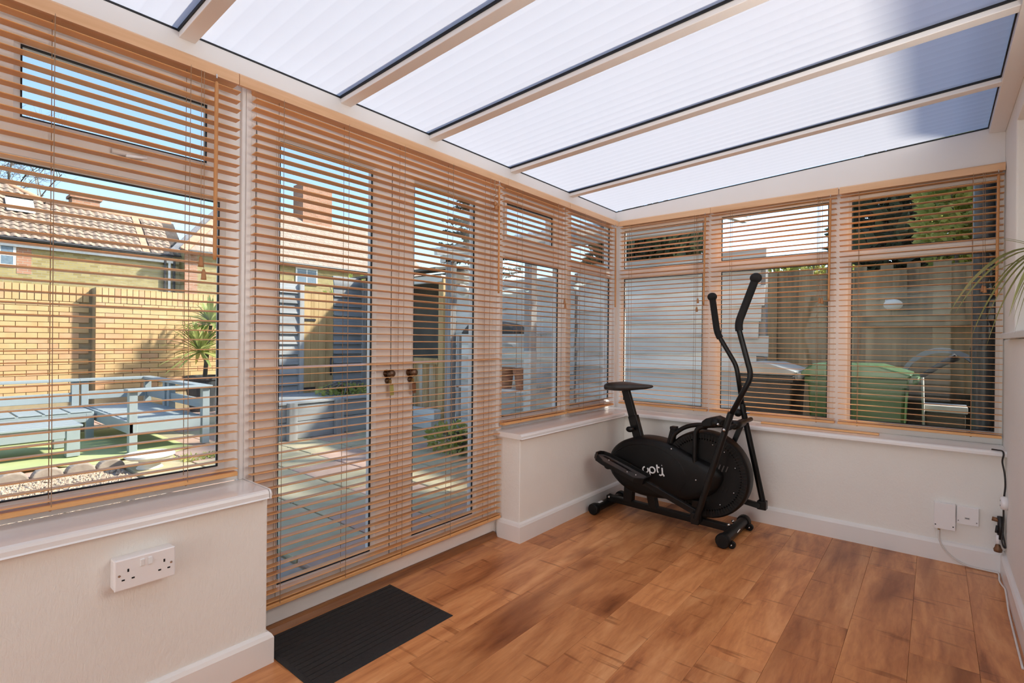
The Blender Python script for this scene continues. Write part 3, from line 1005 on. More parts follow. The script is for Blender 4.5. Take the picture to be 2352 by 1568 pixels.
def blind(label, side, a0, a1, v0, v1, zbot, tilt, cords, wand, tassels, seed, odd=None, group='wooden venetian blinds'):
    rnd = random.Random(seed)
    dmid = -0.042                          # slat centre, in front of the frame
    base = to_wall(side, (a0 + a1) / 2, dmid, ZH - 0.002)
    root = empty('venetian_blind', base, label, 'blind', group)
    ax = 1 if side == 'L' else 0
    sm = 'slat_wood' if side == 'L' else 'slat_wood_x'
    vm = 'valance_wood' if side == 'L' else 'valance_wood_x'
    # valance board and head rail
    prof = [(-0.062, 2.014), (-0.050, 2.014), (-0.050, ZH), (-0.056, ZH), (-0.062, ZH - 0.007)]
    if side == 'L':
        pv = [(XFR - d, z) for d, z in prof]
    else:
        pv = [(YFR + d, z) for d, z in prof]
    MB().prism(pv, v0 + 0.001, v1 - 0.001, ax).build('valance', vm, root, loc=to_wall(side, (v0 + v1) / 2, -0.055, 2.035))
    mb = MB()
    wbox(mb, side, a0 + 0.004, a1 - 0.004, -0.049, -0.004, 2.018, ZH - 0.003)
    mb.build('head_rail', sm, root)
    # bottom rail
    mb = MB()
    if side == 'L':
        mb.prism([(XFR - d, zbot + h) for d, h in ((-0.061, 0.002), (-0.059, 0.0), (-0.025, 0.0), (-0.023, 0.002), (-0.023, 0.012), (-0.028, 0.015), (-0.056, 0.015), (-0.061, 0.012))], a0, a1, 1)
    else:
        mb.prism([(YFR + d, zbot + h) for d, h in ((-0.061, 0.002), (-0.059, 0.0), (-0.025, 0.0), (-0.023, 0.002), (-0.023, 0.012), (-0.028, 0.015), (-0.056, 0.015), (-0.061, 0.012))], a0, a1, 0)
    mb.build('bottom_rail', sm, root, loc=to_wall(side, (a0 + a1) / 2, dmid, zbot))
    # slats: one mesh, one object each
    L = a1 - a0
    q = SW / 2
    h = ST / 2
    pr = [(-q, -h * 0.4), (-q + 0.002, -h), (q - 0.002, -h), (q, -h * 0.4), (q, h * 0.4), (q - 0.002, h), (-q + 0.002, h), (-q, h * 0.4)]
    src = None
    z = zbot + 0.024
    k = 0
    while z < 2.012:
        if src is None:
            m0 = MB().prism(pr, -L / 2, L / 2, ax)
            src = m0.build('slat', sm, root)
            o = src
        else:
            o = src.copy()
            COL.objects.link(o)
        j = rnd.uniform(-0.0016, 0.0016)
        loc = Vector(to_wall(side, (a0 + a1) / 2 + rnd.uniform(-0.002, 0.002), dmid, z + j))
        o.location = loc - Vector(base)
        t = tilt + radians(rnd.uniform(-1.3, 1.3))
        tip = rnd.uniform(-0.0012, 0.0012)
        if odd is not None and k == odd:
            t = tilt - radians(13)
            tip = 0.006
        o.rotation_euler = (tip, -t, 0) if side == 'L' else (-t, tip, 0)
        z += PITCH_S
        k += 1
    # ladder and lift cords
    for c in cords:
        for d in (dmid - 0.0195, dmid + 0.0195):
            MB().tube([to_wall(side, c, d, zbot + 0.01), to_wall(side, c + rnd.uniform(-0.002, 0.002), d, 1.3), to_wall(side, c, d, 2.02)], 0.0011, 5).build('ladder_cord', 'cord_cream', root)
        mb = MB()
        p = to_wall(side, c, dmid, zbot)
        MB().ball(to_wall(side, c, dmid - 0.004, zbot - 0.0005), 0.005, 8, 5).build('cord_button', 'tassel_wood', root, smooth=True)
    if wand:
        wa, wz = wand
        p0 = Vector(to_wall(side, wa, -0.068, 2.004))
        p1 = Vector(to_wall(side, wa - 0.004, -0.074, wz))
        w = MB().tube([p0 + (p1 - p0) * 0.02, p0 + (p1 - p0) * 0.04, p0 + (p1 - p0) * 0.97, p1], [0.0045, 0.0062, 0.0062, 0.0055], 10).build('tilt_wand', 'wand_wood', root, smooth=True)
        MB().tube([p0 + Vector((0, 0, 0.014)), p0], 0.0022, 6).build('wand_hook', 'chrome', w)
    for ta, tz in tassels:
        MB().tube([to_wall(side, ta - 0.002, -0.064, 2.014), to_wall(side, ta, -0.066, tz)], 0.0010, 5).build('pull_cord', 'cord_cream', root)
        MB().lathe([(0.0035, 0.0), (0.0055, -0.006), (0.0085, -0.030), (0.0085, -0.034), (0.0, -0.035)], to_wall(side, ta, -0.066, tz), 12).build('tassel', 'tassel_wood', root, smooth=True)
    return root


T2 = radians(2.0)
blind('wooden venetian blind at the far left, over the view of the brick house', 'L', 0.114, 0.798, 0.102, 0.7925, 0.634, T2, (0.300, 0.640), (0.716, 1.386), [(0.672, 1.392), (0.681, 1.350)], 2)
bd = blind('tall wooden venetian blind hanging over the glazed doors', 'L', 0.852, 2.236, 0.7925, 2.2765, 0.112, radians(4.2), (0.955, 1.235, 1.53, 1.84, 2.125), (2.188, 1.386), [], 3, odd=27)
blind('narrow wooden venetian blind just right of the glazed doors', 'L', 2.262, 2.912, 2.2765, 2.930, 0.634, T2, (2.41, 2.79), None, [(2.862, 1.40), (2.870, 1.37)], 4)
blind('narrowest wooden venetian blind on the left wall, next to the corner', 'L', 2.946, 3.560, 2.930, 3.618, 0.634, T2, (3.12, 3.41), (3.552, 1.385), [], 5)
blind('wooden venetian blind on the far wall, next to the corner', 'F', -1.895, -1.222, -1.902, -1.2055, 0.642, T2, (-1.815, -1.315), (-1.238, 1.381), [(-1.285, 1.43), (-1.292, 1.37)], 6)
blind('middle wooden venetian blind on the far wall, behind the machine handles', 'F', -1.203, -0.463, -1.2055, -0.4525, 0.642, T2, (-1.072, -0.560), (-0.492, 1.379), [(-0.545, 1.40), (-0.532, 1.397)], 7)
blind('wooden venetian blind at the far right, over the view of the green bin', 'F', -0.446, 0.268, -0.4495, 0.2735, 0.642, T2, (-0.350, 0.150), (0.246, 1.370), [(0.190, 1.43), (0.198, 1.425)], 8)
# knotted pull cords above the door blind's wand
mb = MB().tube(smooth_path([(-1.895, 2.150, 2.012), (-1.892, 2.146, 1.97), (-1.890, 2.156, 1.93), (-1.893, 2.140, 1.915), (-1.890, 2.150, 1.885)], 5), 0.002, 6)
pc = mb.build('cord_knot', 'cord_cream', bd, smooth=True)
mb = MB()
for dx, dy, dz in ((0, 0, 0), (0.006, 0.012, -0.008), (0.002, 0.004, -0.022)):
    mb.lathe([(0.003, 0.012), (0.009, 0.006), (0.0105, -0.008), (0.006, -0.014), (0, -0.015)], (-1.888 + dx, 2.146 + dy, 1.880 + dz), 10)
mb.build('tassel', 'tassel_wood', pc, smooth=True)
# loose slats left on the far window board
tag(MB().obox((-0.55, 3.585, ZS + 0.006), (0.62, 0.030, 0.010), Matrix.Rotation(-0.02, 3, 'Z')).build('spare_slat', 'slat_wood_x', loc=(-0.55, 3.585, ZS), bevel=0.001), 'loose wooden blind slat lying on the far window board', 'slat')
# ------------------------------------------------------------------ elliptical trainer
CY = 3.11
et = empty('elliptical_trainer', (-1.28, CY, 0), 'black elliptical cross trainer with saddle and fan wheel in the corner', 'exercise machine')

MB().prism([(-1.70, 0.052), (-0.89, 0.030), (-0.89, 0.068), (-1.70, 0.092)], CY - 0.022, CY + 0.022, 1).build('main_beam', 'black_metal', et, bevel=0.005)
# stabilisers
rs = MB().tube([(-1.700, 2.945, 0.036), (-1.700, 3.285, 0.036)], 0.027, 16).build('rear_stabilizer', 'black_metal', et, smooth=False)
smooth_by_angle(rs)
for yy, s in ((2.945, -1), (3.285, 1)):
    smooth_by_angle(MB().lathe([(0.035, -0.006), (0.036, 0.0), (0.036, 0.030), (0.031, 0.036), (0, 0.0365)] if s > 0 else [(0.0, -0.0365), (0.031, -0.036), (0.036, -0.030), (0.036, 0.0), (0.035, 0.006)], (-1.700, yy, 0.036), 18, 1).build('end_cap', 'black_plastic', rs))
MB().box(-1.709, -1.691, 2.985, 3.035, 0.0625, 0.0635).build('sticker', 'print_white', rs)
fs_ = MB().tube([(-0.886, 2.925, 0.040), (-0.886, 3.300, 0.040)], 0.031, 18).build('front_stabilizer', 'black_metal', et)
smooth_by_angle(fs_)
for yy, s in ((2.925, -1), (3.300, 1)):
    smooth_by_angle(MB().lathe([(0.037, -0.012), (0.039, 0.0), (0.039, 0.024), (0.034, 0.030), (0, 0.0305)] if s > 0 else [(0.0, -0.0305), (0.034, -0.030), (0.039, -0.024), (0.039, 0.0), (0.037, 0.012)], (-0.886, yy, 0.040), 18, 1).build('end_cap', 'black_plastic', fs_))
    smooth_by_angle(MB().lathe([(0, -0.010), (0.020, -0.010), (0.020, 0.010), (0, 0.010)], (-0.846, yy - s * 0.012, 0.021), 14, 1).build('transport_wheel', 'black_plastic', fs_))
    MB().ball((-0.846, yy - s * 0.012 + (-0.012), 0.021), 0.006, 8, 6).build('axle_bolt', 'chrome', fs_, smooth=True)
MB().obox((-0.853, 3.085, 0.052), (0.004, 0.026, 0.022), Matrix.Rotation(0.5, 3, 'Y')).build('sticker', 'print_white', fs_)
for dy in (-0.035, 0.045):
    MB().ball((-0.905, CY + dy, 0.078), 0.010, 8, 6).build('bolt', 'chrome', et, smooth=True)
MB().ball((-1.672, 3.075, 0.085), 0.009, 8, 6).build('bolt', 'chrome', et, smooth=True)
# two uprights carrying the body
MB().prism([(-1.575, 0.075), (-1.515, 0.075), (-1.505, 0.24), (-1.565, 0.24)], CY - 0.025, CY + 0.025, 1).build('upright', 'black_metal', et, bevel=0.003)
MB().prism([(-1.395, 0.070), (-1.345, 0.070), (-1.375, 0.22), (-1.430, 0.22)], CY - 0.025, CY + 0.025, 1).build('upright', 'black_metal', et, bevel=0.003)
MB().prism([(-1.120, 0.055), (-1.060, 0.055), (-1.030, 0.19), (-1.100, 0.19)], CY - 0.075, CY + 0.075, 1).build('upright', 'black_metal', et, bevel=0.003)

# body shroud: closed smooth outline with rounded flanks
outl = [(-1.655, 0.331), (-1.640, 0.408), (-1.560, 0.480), (-1.433, 0.519), (-1.265, 0.506), (-1.127, 0.452), (-0.985, 0.402), (-0.935, 0.350), (-0.975, 0.255), (-1.073, 0.195), (-1.185, 0.168), (-1.40, 0.150), (-1.545, 0.180), (-1.640, 0.255)]
n0 = len(outl)
cl = []
for i in range(n0):
    a, b, c, d = (Vector((*outl[(i + k) % n0], 0)) for k in (-1, 0, 1, 2))
    for k in range(5):
        t = k / 5
        q = 0.5 * ((2 * b) + (c - a) * t + (2 * a - 5 * b + 4 * c - d) * t * t + (3 * b - a - 3 * c + d) * t ** 3)
        cl.append((q.x, q.y))
cx_, cz_ = -1.31, 0.335
layers = [(3.020, 0.0), (3.020, 0.80), (3.024, 0.90), (3.036, 0.965), (3.058, 1.0), (3.162, 1.0), (3.184, 0.965), (3.196, 0.90), (3.200, 0.80), (3.200, 0.0)]
vs, fs = [], []
for yy, s in layers:
    for p, q in cl:
        vs.append((cx_ + (p - cx_) * s, yy, cz_ + (q - cz_) * s))
m = len(cl)
for i in range(len(layers) - 1):
    for k in range(m):
        k2 = (k + 1) % m
        fs.append((i * m + k, i * m + k2, (i + 1) * m + k2, (i + 1) * m + k))
body = MB().add(vs, fs).build('body_shroud', 'black_plastic', et, smooth=True)
# raised arc moulding on the near flank
arc = [(-1.60, 0.405), (-1.52, 0.455), (-1.42, 0.478), (-1.30, 0.468), (-1.20, 0.420), (-1.145, 0.355), (-1.14, 0.285), (-1.175, 0.22)]
MB().tube(smooth_path([(a, 3.021, b) for a, b in arc], 5), 0.0022, 6).build('moulding_line', 'black_metal', body, smooth=True)
for a, b in ((-1.225, 0.476), (-1.075, 0.315)):
    MB().ball((a, 3.021, b), 0.006, 8, 5).build('screw', 'chrome', body, smooth=True)


# lettering on the flank, drawn as flat strokes on a slightly rising base line
def logo(mb, strokes, ox, oz, s, ang, y):
    for st in strokes:
        pts = []
        for a, b in st:
            xx, zz = a * s, b * s
            pts.append((ox + xx * cos(ang) - zz * sin(ang), y, oz + xx * sin(ang) + zz * cos(ang)))
        mb.tube(pts, 0.0046, 8, True, None)
    return mb


def arcp(cx, cz, r, a0, a1, n=14):
    return [(cx + r * cos(radians(a0 + (a1 - a0) * i / n)), cz + r * sin(radians(a0 + (a1 - a0) * i / n))) for i in range(n + 1)]


strokes = [arcp(0.42, 0.45, 0.36, 100, 400), arcp(1.32, 0.45, 0.36, -140, 140), [(0.985, 0.66), (0.98, 0.2), (0.98, -0.35), (0.95, -0.45)],
           [(1.98, 1.15), (1.98, 0.5), (2.0, 0.3), (2.10, 0.20)], [(1.98, 0.82), (2.30, 0.82)], [(2.62, 0.80), (2.62, 0.25), (2.55, -0.05), (2.35, -0.14), (2.20, -0.06)], [(2.60, 0.12), (2.72, -0.06), (2.80, -0.22)], [(2.62, 1.08), (2.64, 1.09)]]
logo(MB(), strokes, -1.408, 0.300, 0.0500, radians(6), 3.0192).build('lettering', 'print_white', body, smooth=True, label='white lettering opti')

# fan wheel with radial slots
FC = (-1.045, 0.345)
fan = MB().lathe([(0.0, 3.078 - CY), (0.205, 3.072 - CY), (0.212, 3.062 - CY), (0.243, 3.060 - CY), (0.252, 3.070 - CY), (0.254, 3.085 - CY), (0.254, 3.145 - CY), (0.250, 3.158 - CY), (0.0, 3.160 - CY)], (FC[0], CY, FC[1]), 56, 1).build('fan_wheel', 'black_plastic', et)
smooth_by_angle(fan, 35)
mb = MB()
for k in range(84):
    a = 2 * pi * k / 84
    ca, sa = cos(a), sin(a)
    c = Vector((FC[0] + ca * 0.219, 3.0600, FC[1] + sa * 0.219))
    R = Matrix(((ca, 0, -sa), (0, 1, 0), (sa, 0, ca)))
    mb.obox(c, (0.036, 0.006, 0.0055), R)
mb.build('guard_ribs', 'black_metal', fan, kind='stuff')
for k in range(3):
    for s in (0, 1):
        p = (FC[0] + 0.085 + k * 0.022, 3.073, FC[1] + (0.05 if s else -0.07))
        MB().obox(p, (0.007, 0.006, 0.046 - k * 0.006), Matrix.Rotation(0.35, 3, 'Y')).build('vent_slot', 'grey_tread' if s else 'dark_hole', fan)
for a in (20, 52, 75, 110, 160, 300, 335):
    MB().ball((FC[0] + 0.186 * cos(radians(a)), 3.070, FC[1] + 0.186 * sin(radians(a))), 0.0048, 8, 5).build('screw', 'chrome', fan, smooth=True)
MB().lathe([(0, -0.020), (0.030, -0.018), (0.034, 0.0)], (FC[0] + 0.02, 3.075, FC[1] - 0.02), 20, 1).build('hub', 'black_metal', fan, smooth=True)
MB().ball((FC[0] + 0.02, 3.053, FC[1] - 0.02), 0.007, 8, 5).build('hub_nut', 'chrome', fan, smooth=True)

# fork over the fan, axle, tension bar
for yy in (3.035, 3.185):
    MB().tube(smooth_path([(-1.088, yy, 0.40), (-1.088, yy, 0.52), (-1.083, yy, 0.592), (-1.050, yy, 0.628), (-0.97, yy + (CY - yy) * 0.1, 0.645), (-0.872, yy + (CY - yy) * 0.2, 0.655)], 6), 0.014, 10).build('fork_tube', 'black_metal', et, smooth=True)
MB().prism([(-1.098, 0.095), (-1.075, 0.095), (-0.86, 0.63), (-0.885, 0.645)], CY + 0.068, CY + 0.088, 1).build('fork_stay', 'black_metal', et, bevel=0.003)
ax = MB().tube([(-0.866, 2.852, 0.655), (-0.866, 3.368, 0.655)], 0.013, 12).build('axle', 'black_metal', et, smooth=True)
MB().tube([(-0.866, 3.03, 0.655), (-0.866, 3.19, 0.655)], 0.022, 14).build('axle_housing', 'black_metal', ax, smooth=True)
MB().ball((-0.866, 2.846, 0.655), 0.009, 8, 6).build('axle_nut', 'chrome', ax, smooth=True)
MB().tube(smooth_path([(-1.245, 3.06, 0.500), (-1.225, 3.06, 0.555), (-1.17, 3.06, 0.603), (-1.10, 3.06, 0.630), (-1.00, 3.06, 0.642), (-0.95, 3.06, 0.650)], 6), 0.013, 10).build('tension_bar', 'black_metal', et, smooth=True)
MB().prism([(-1.275, 0.485), (-1.235, 0.470), (-1.215, 0.590), (-1.245, 0.600)], 3.055, 3.095, 1).build('tension_bracket', 'black_metal', et, bevel=0.003)
MB().box(-1.250, -1.212, 3.052, 3.098, 0.588, 0.606).build('bracket_cap', 'black_plastic', et, bevel=0.003)
cn = MB().prism([(-1.020, 0.640), (-0.925, 0.655), (-0.905, 0.690), (-0.945, 0.705), (-1.000, 0.690), (-1.025, 0.670)], 2.955, 3.045, 1).build('tension_control', 'black_plastic', et, bevel=0.006)
MB().lathe([(0.0, -0.020), (0.022, -0.018), (0.024, -0.002), (0.024, 0.0)], (-0.945, 2.955, 0.672), 16, 1).build('control_knob', 'black_plastic', cn, smooth=True)
MB().ball((-0.925, 2.934, 0.668), 0.008, 8, 6).build('control_cap', 'chrome', cn, smooth=True)


# swinging handle poles
def fillet(pts, r, n=6):
    """straight runs joined by short bends"""
    P = [Vector(p) for p in pts]
    out = [P[0]]
    for i in range(1, len(P) - 1):
        a, b, c = P[i - 1], P[i], P[i + 1]
        d0, d1 = (a - b), (c - b)
        k = min(r, d0.length * 0.45, d1.length * 0.45)
        p0, p1 = b + d0.normalized() * k, b + d1.normalized() * k
        for j in range(n + 1):
            t = j / n
            out.append(p0 * (1 - t) ** 2 + b * 2 * t * (1 - t) + p1 * t * t)
    out.append(P[-1])
    return out


def pole(y, low, up, knob_dir, label):
    lo = MB().tube([(p, y, q) for p, q in low], 0.0175, 12).build('lower_pole', 'black_metal', et, smooth=False)
    smooth_by_angle(lo)
    path = fillet([(p, y, q) for p, q in up], 0.040)
    MB().tube(path, 0.0142, 12).build('handle_tube', 'black_metal', et, smooth=True)
    zc = up[2][1] - 0.03
    gi = [Vector(p) for p in path if p.z > zc + 0.004]
    lo_p = [p for p in path if p.z <= zc + 0.004][-1]
    gi = [lo_p + (gi[0] - lo_p) * ((zc - lo_p.z) / (gi[0].z - lo_p.z))] + gi
    g = MB().tube(gi, 0.0198, 14).build('foam_grip', 'foam_grip', et)
    smooth_by_angle(g)
    top = gi[-1]
    d = (gi[-1] - gi[-3]).normalized()
    MB().ball(top + d * 0.010, 0.0295, 16, 10, (1, 1, 0.92)).build('grip_end', 'foam_grip', et, smooth=True)
    return lo


pole(2.870, [(-1.018, 0.140), (-0.846, 0.718), (-0.838, 0.745)], [(-0.848, 0.715), (-0.737, 0.945), (-0.808, 1.215), (-0.724, 1.448)], 1, '')
pole(3.350, [(-0.783, 0.137), (-0.905, 0.700), (-0.912, 0.745)], [(-0.908, 0.715), (-0.948, 0.978), (-1.066, 1.180), (-1.098, 1.402)], -1, '')
MB().ball((-0.932, 3.335, 0.690), 0.024, 12, 8).build('lock_knob', 'black_plastic', et, smooth=True)
MB().tube([(-0.93, 3.345, 0.690), (-0.868, 3.352, 0.695)], 0.006, 8).build('lock_pin', 'chrome', et)
# foot of each pole: clevis and pedal arm
MB().box(-1.046, -1.002, 2.862, 2.905, 0.108, 0.172).build('clevis', 'black_metal', et, bevel=0.004)
MB().box(-0.815, -0.765, 3.315, 3.362, 0.128, 0.180).build('clevis', 'black_metal', et, bevel=0.004)
MB().bar((-1.030, 2.905, 0.165), (-1.640, 2.935, 0.372), 0.028, 0.034).build('pedal_arm', 'black_metal', et, bevel=0.003)
MB().bar((-0.795, 3.318, 0.150), (-0.900, 3.312, 0.165), 0.026, 0.032).build('pedal_arm', 'black_metal', et, bevel=0.003)
MB().bar((-0.895, 3.312, 0.163), (-1.560, 3.285, 0.300), 0.028, 0.034).build('pedal_arm', 'black_metal', et, bevel=0.003)


def pedal(x0, x1, z0, z1, y0, y1, name='pedal'):
    """foot tray sloping from (x0,z0) at the back to (x1,z1) at the front with raised edges"""
    d = Vector((x1 - x0, 0, z1 - z0))
    L = d.length
    ux = d.normalized()
    uz = Vector((0, 1, 0)).cross(ux) * -1
    if uz.z < 0:
        uz = -uz
    O = Vector((x0, 0, z0))
    P = lambda t, y, h: O + ux * t + uz * h + Vector((0, y, 0))
    outlb = [(0.0, y0 + 0.045), (0.03, y0 + 0.012), (0.08, y0), (L - 0.05, y0), (L, y0 + 0.03), (L, y1 - 0.015), (L - 0.02, y1), (0.06, y1), (0.015, y1 - 0.02), (0.0, y1 - 0.05)]
    k = len(outlb)
    mb = MB()
    cxy = (L / 2, (y0 + y1) / 2)
    ins = [(t + (cxy[0] - t) * 0.05, y + (cxy[1] - y) * 0.14) for t, y in outlb]

    def rim(t, y):
        return 0.010 if (y < y0 + 0.02 and t > 0.05) else 0.024
    vs = [P(t, y, -0.016) for t, y in outlb] + [P(t, y, rim(t, y)) for t, y in outlb] + [P(t, y, rim(t2, y2)) for (t, y), (t2, y2) in zip(ins, outlb)] + [P(t, y, 0.002) for t, y in ins]
    fs = [tuple(range(k - 1, -1, -1))]
    for r in range(3):
        for i in range(k):
            j = (i + 1) % k
            fs.append((r * k + i, r * k + j, (r + 1) * k + j, (r + 1) * k + i))
    o = mb.add(vs, fs).build(name, 'black_plastic', et, bevel=0.002)
    MB().add([P(t, y, 0.003) for t, y in ins] + [P(t, y, 0.0) for t, y in ins], [tuple(range(k)), tuple(range(2 * k - 1, k - 1, -1))] + [(i, k + i, k + (i + 1) % k, (i + 1) % k) for i in range(k)]).build('tread', 'grey_tread', o)
    for t, yy in ((L * 0.25, (y0 + y1) / 2), (L * 0.66, y0 + 0.05), (L * 0.80, (y0 + y1) / 2)):
        MB().ball(P(t, yy, 0.003), 0.0055, 8, 5).build('bolt', 'chrome', o, smooth=True)
    return o


pedal(-1.672, -1.335, 0.396, 0.284, 2.838, 2.985)
pedal(-1.610, -1.280, 0.345, 0.272, 3.228, 3.345)
MB().tube([(-1.585, 2.955, 0.335), (-1.585, 3.03, 0.335)], 0.014, 12).build('crank_pin', 'black_metal', et, smooth=True)
MB().ball((-1.600, 2.925, 0.330), 0.020, 12, 8, (1.3, 1, 1)).build('crank_cap', 'black_plastic', et, smooth=True)
MB().ball((-1.676, 2.902, 0.392), 0.009, 8, 6).build('bolt', 'chrome', et, smooth=True)
# seat post and saddle
def slant(x0, z0, x1, z1, w, t, name, mat):
    return MB().bar((x0, CY, z0), (x1, CY, z1), t, w, (0, 1, 0)).build(name, mat, et, bevel=0.004)


MB().bar((-1.470, CY, 0.470), (-1.520, CY, 0.640), 0.062, 0.040, (0, 1, 0)).build('post_sleeve', 'black_metal', et, bevel=0.005)
MB().bar((-1.513, CY, 0.61), (-1.578, CY, 0.815), 0.052, 0.031, (0, 1, 0)).build('seat_post', 'black_metal', et, bevel=0.005)
MB().tube([(-1.500, 3.09, 0.555), (-1.515, 3.045, 0.553)], 0.006, 8).build('adjust_pin', 'black_metal', et)
MB().ball((-1.508, 3.038, 0.560), 0.021, 12, 8, (1.25, 0.8, 0.9)).build('adjust_knob', 'black_plastic', et, smooth=True)
sx = [(-1.692, 0.070, 0.838, 0.036), (-1.680, 0.104, 0.848, 0.050), (-1.63, 0.118, 0.854, 0.056), (-1.575, 0.112, 0.853, 0.054), (-1.52, 0.086, 0.850, 0.046), (-1.47, 0.052, 0.848, 0.036), (-1.425, 0.038, 0.847, 0.028), (-1.398, 0.026, 0.845, 0.018), (-1.388, 0.010, 0.841, 0.008)]
vs, fs = [], []
NS = 16
for xx, hw, zt, th in sx:
    for k in range(NS):
        a = 2 * pi * k / NS
        c, s = cos(a), sin(a)
        sg = lambda t, e: abs(t) ** e * (1 if t >= 0 else -1)
        vs.append((xx, CY + hw * sg(c, 0.6), zt - th / 2 + th / 2 * sg(s, 0.7)))
for i in range(len(sx) - 1):
    for k in range(NS):
        k2 = (k + 1) % NS
        fs.append((i * NS + k, i * NS + k2, (i + 1) * NS + k2, (i + 1) * NS + k))
fs += [tuple(range(NS - 1, -1, -1)), tuple((len(sx) - 1) * NS + k for k in range(NS))]
MB().add(vs, fs).build('saddle', 'saddle_vinyl', et, smooth=True)

# ------------------------------------------------------------------ door mat with moulded grooves
MX0, MX1, MY0, MY1 = -1.917, -1.506, 0.874, 1.474
prof = [(MX0, 0.0005), (MX1, 0.0005), (MX1 - 0.010, 0.0075), (MX1 - 0.030, 0.0085)]
xg = MX1 - 0.030
ng = 13
step = (MX1 - MX0 - 0.060) / ng
for k in range(ng):
    a = xg - k * step
    prof += [(a - step * 0.86, 0.0095), (a - step * 0.88, 0.0068), (a - step * 0.99, 0.0068), (a - step, 0.0095)]
prof += [(MX0 + 0.010, 0.0075)]
mat_o = MB().prism(prof, MY0 + 0.014, MY1 - 0.014, 1).build('door_mat', 'rubber_mat', loc=((MX0 + MX1) / 2, (MY0 + MY1) / 2, 0))
tag(mat_o, 'black ribbed rubber door mat in front of the glazed doors', 'door mat')
for s, ya, yb in ((1, MY1 - 0.014, MY1), (-1, MY0 + 0.014, MY0)):
    MB().add([(MX0, ya, 0.0005), (MX1, ya, 0.0005), (MX1 - 0.010, ya, 0.0085), (MX0 + 0.010, ya, 0.0085), (MX0, yb, 0.0005), (MX1, yb, 0.0005), (MX1, yb, 0.003), (MX0, yb, 0.003)],
             [(0, 1, 5, 4), (3, 2, 6, 7), (4, 5, 6, 7), (0, 4, 7, 3), (1, 2, 6, 5), (0, 3, 2, 1)]).build('mat_border', 'rubber_mat', mat_o)

# ------------------------------------------------------------------ double wall socket
so = empty('wall_socket', (XPL, 0.479, 0.418), 'white double wall socket with switches on the low left wall', 'socket')
MB().box(XPL, -1.744, 0.406, 0.552, 0.418, 0.502).build('back_box', 'white_socket', so, bevel=0.004)
MB().box(-1.744, -1.735, 0.4055, 0.5525, 0.4175, 0.5035).build('face_plate', 'white_socket', so, bevel=0.003)
for yy, up in ((0.470, 0.05), (0.489, -0.05)):
    MB().obox((-1.7345, yy, 0.482), (0.006, 0.011, 0.021), Matrix.Rotation(up * 2, 3, 'Y')).build('rocker_switch', 'print_white', so, bevel=0.002)
for yc in (0.437, 0.524):
    MB().box(-1.7355, -1.7345, yc - 0.0021, yc + 0.0021, 0.466, 0.4745).build('pin_hole', 'dark_hole', so)
    for s in (-1, 1):
        MB().box(-1.7355, -1.7345, yc + s * 0.0115 - 0.0036, yc + s * 0.0115 + 0.0036, 0.444, 0.4482).build('pin_hole', 'dark_hole', so)
for yc in (0.4165, 0.5415):
    MB().lathe([(0.0, 0.0012), (0.0032, 0.001), (0.0034, 0.0)], (-1.735, yc, 0.460), 10, 0).build('screw', 'chrome', so)

# ------------------------------------------------------------------ two boxes on the far wall
b1 = empty('junction_box', (0.047, YPL, 0.168), 'taller white junction box with a grey cable on the far wall', 'box')
MB().box(0.004, 0.089, 3.468, YPL, 0.170, 0.304).build('cover', 'white_socket', b1, bevel=0.002)
for xx in (0.010, 0.080):
    MB().lathe([(0.0, -0.001), (0.003, -0.001), (0.003, 0.001)], (xx, 3.468, 0.190), 10, 1).build('screw', 'dark_hole', b1)
MB().tube([(0.024, 3.484, 0.170), (0.024, 3.484, 0.160)], 0.005, 10).build('cable_gland', 'brass', b1)
b2 = empty('phone_socket', (0.135, YPL, 0.208), 'flat square white telephone socket beside the junction box', 'socket')
MB().box(0.093, 0.178, 3.484, YPL, 0.209, 0.300).build('face_plate', 'white_socket', b2, bevel=0.002)
MB().box(0.123, 0.145, 3.4832, 3.4842, 0.236, 0.248).build('port_shutter', 'cable_white', b2)
MB().box(0.126, 0.142, 3.4830, 3.4836, 0.2395, 0.2445).build('port_slot', 'lead_grey', b2)
for xx in (0.100, 0.170):
    MB().lathe([(0.0, -0.0008), (0.0026, -0.0008), (0.0026, 0.001)], (xx, 3.484, 0.226), 10, 1).build('screw', 'lead_grey', b2)
cab = smooth_path([(0.024, 3.484, 0.160), (0.025, 3.478, 0.115), (0.045, 3.474, 0.070), (0.085, 3.472, 0.030), (0.135, 3.470, 0.008), (0.20, 3.471, 0.0045), (0.244, 3.468, 0.0045), (0.250, 3.44, 0.0045), (0.246, 3.36, 0.0045), (0.250, 3.28, 0.012), (0.252, 3.18, 0.030), (0.250, 3.08, 0.020), (0.248, 2.98, 0.006), (0.246, 2.80, 0.0045), (0.244, 2.5, 0.0045)], 6)
tag(MB().tube(cab, 0.0036, 8).build('phone_cable', 'cable_white', smooth=True), 'thin white cable running along the skirting from the junction box', 'cable')

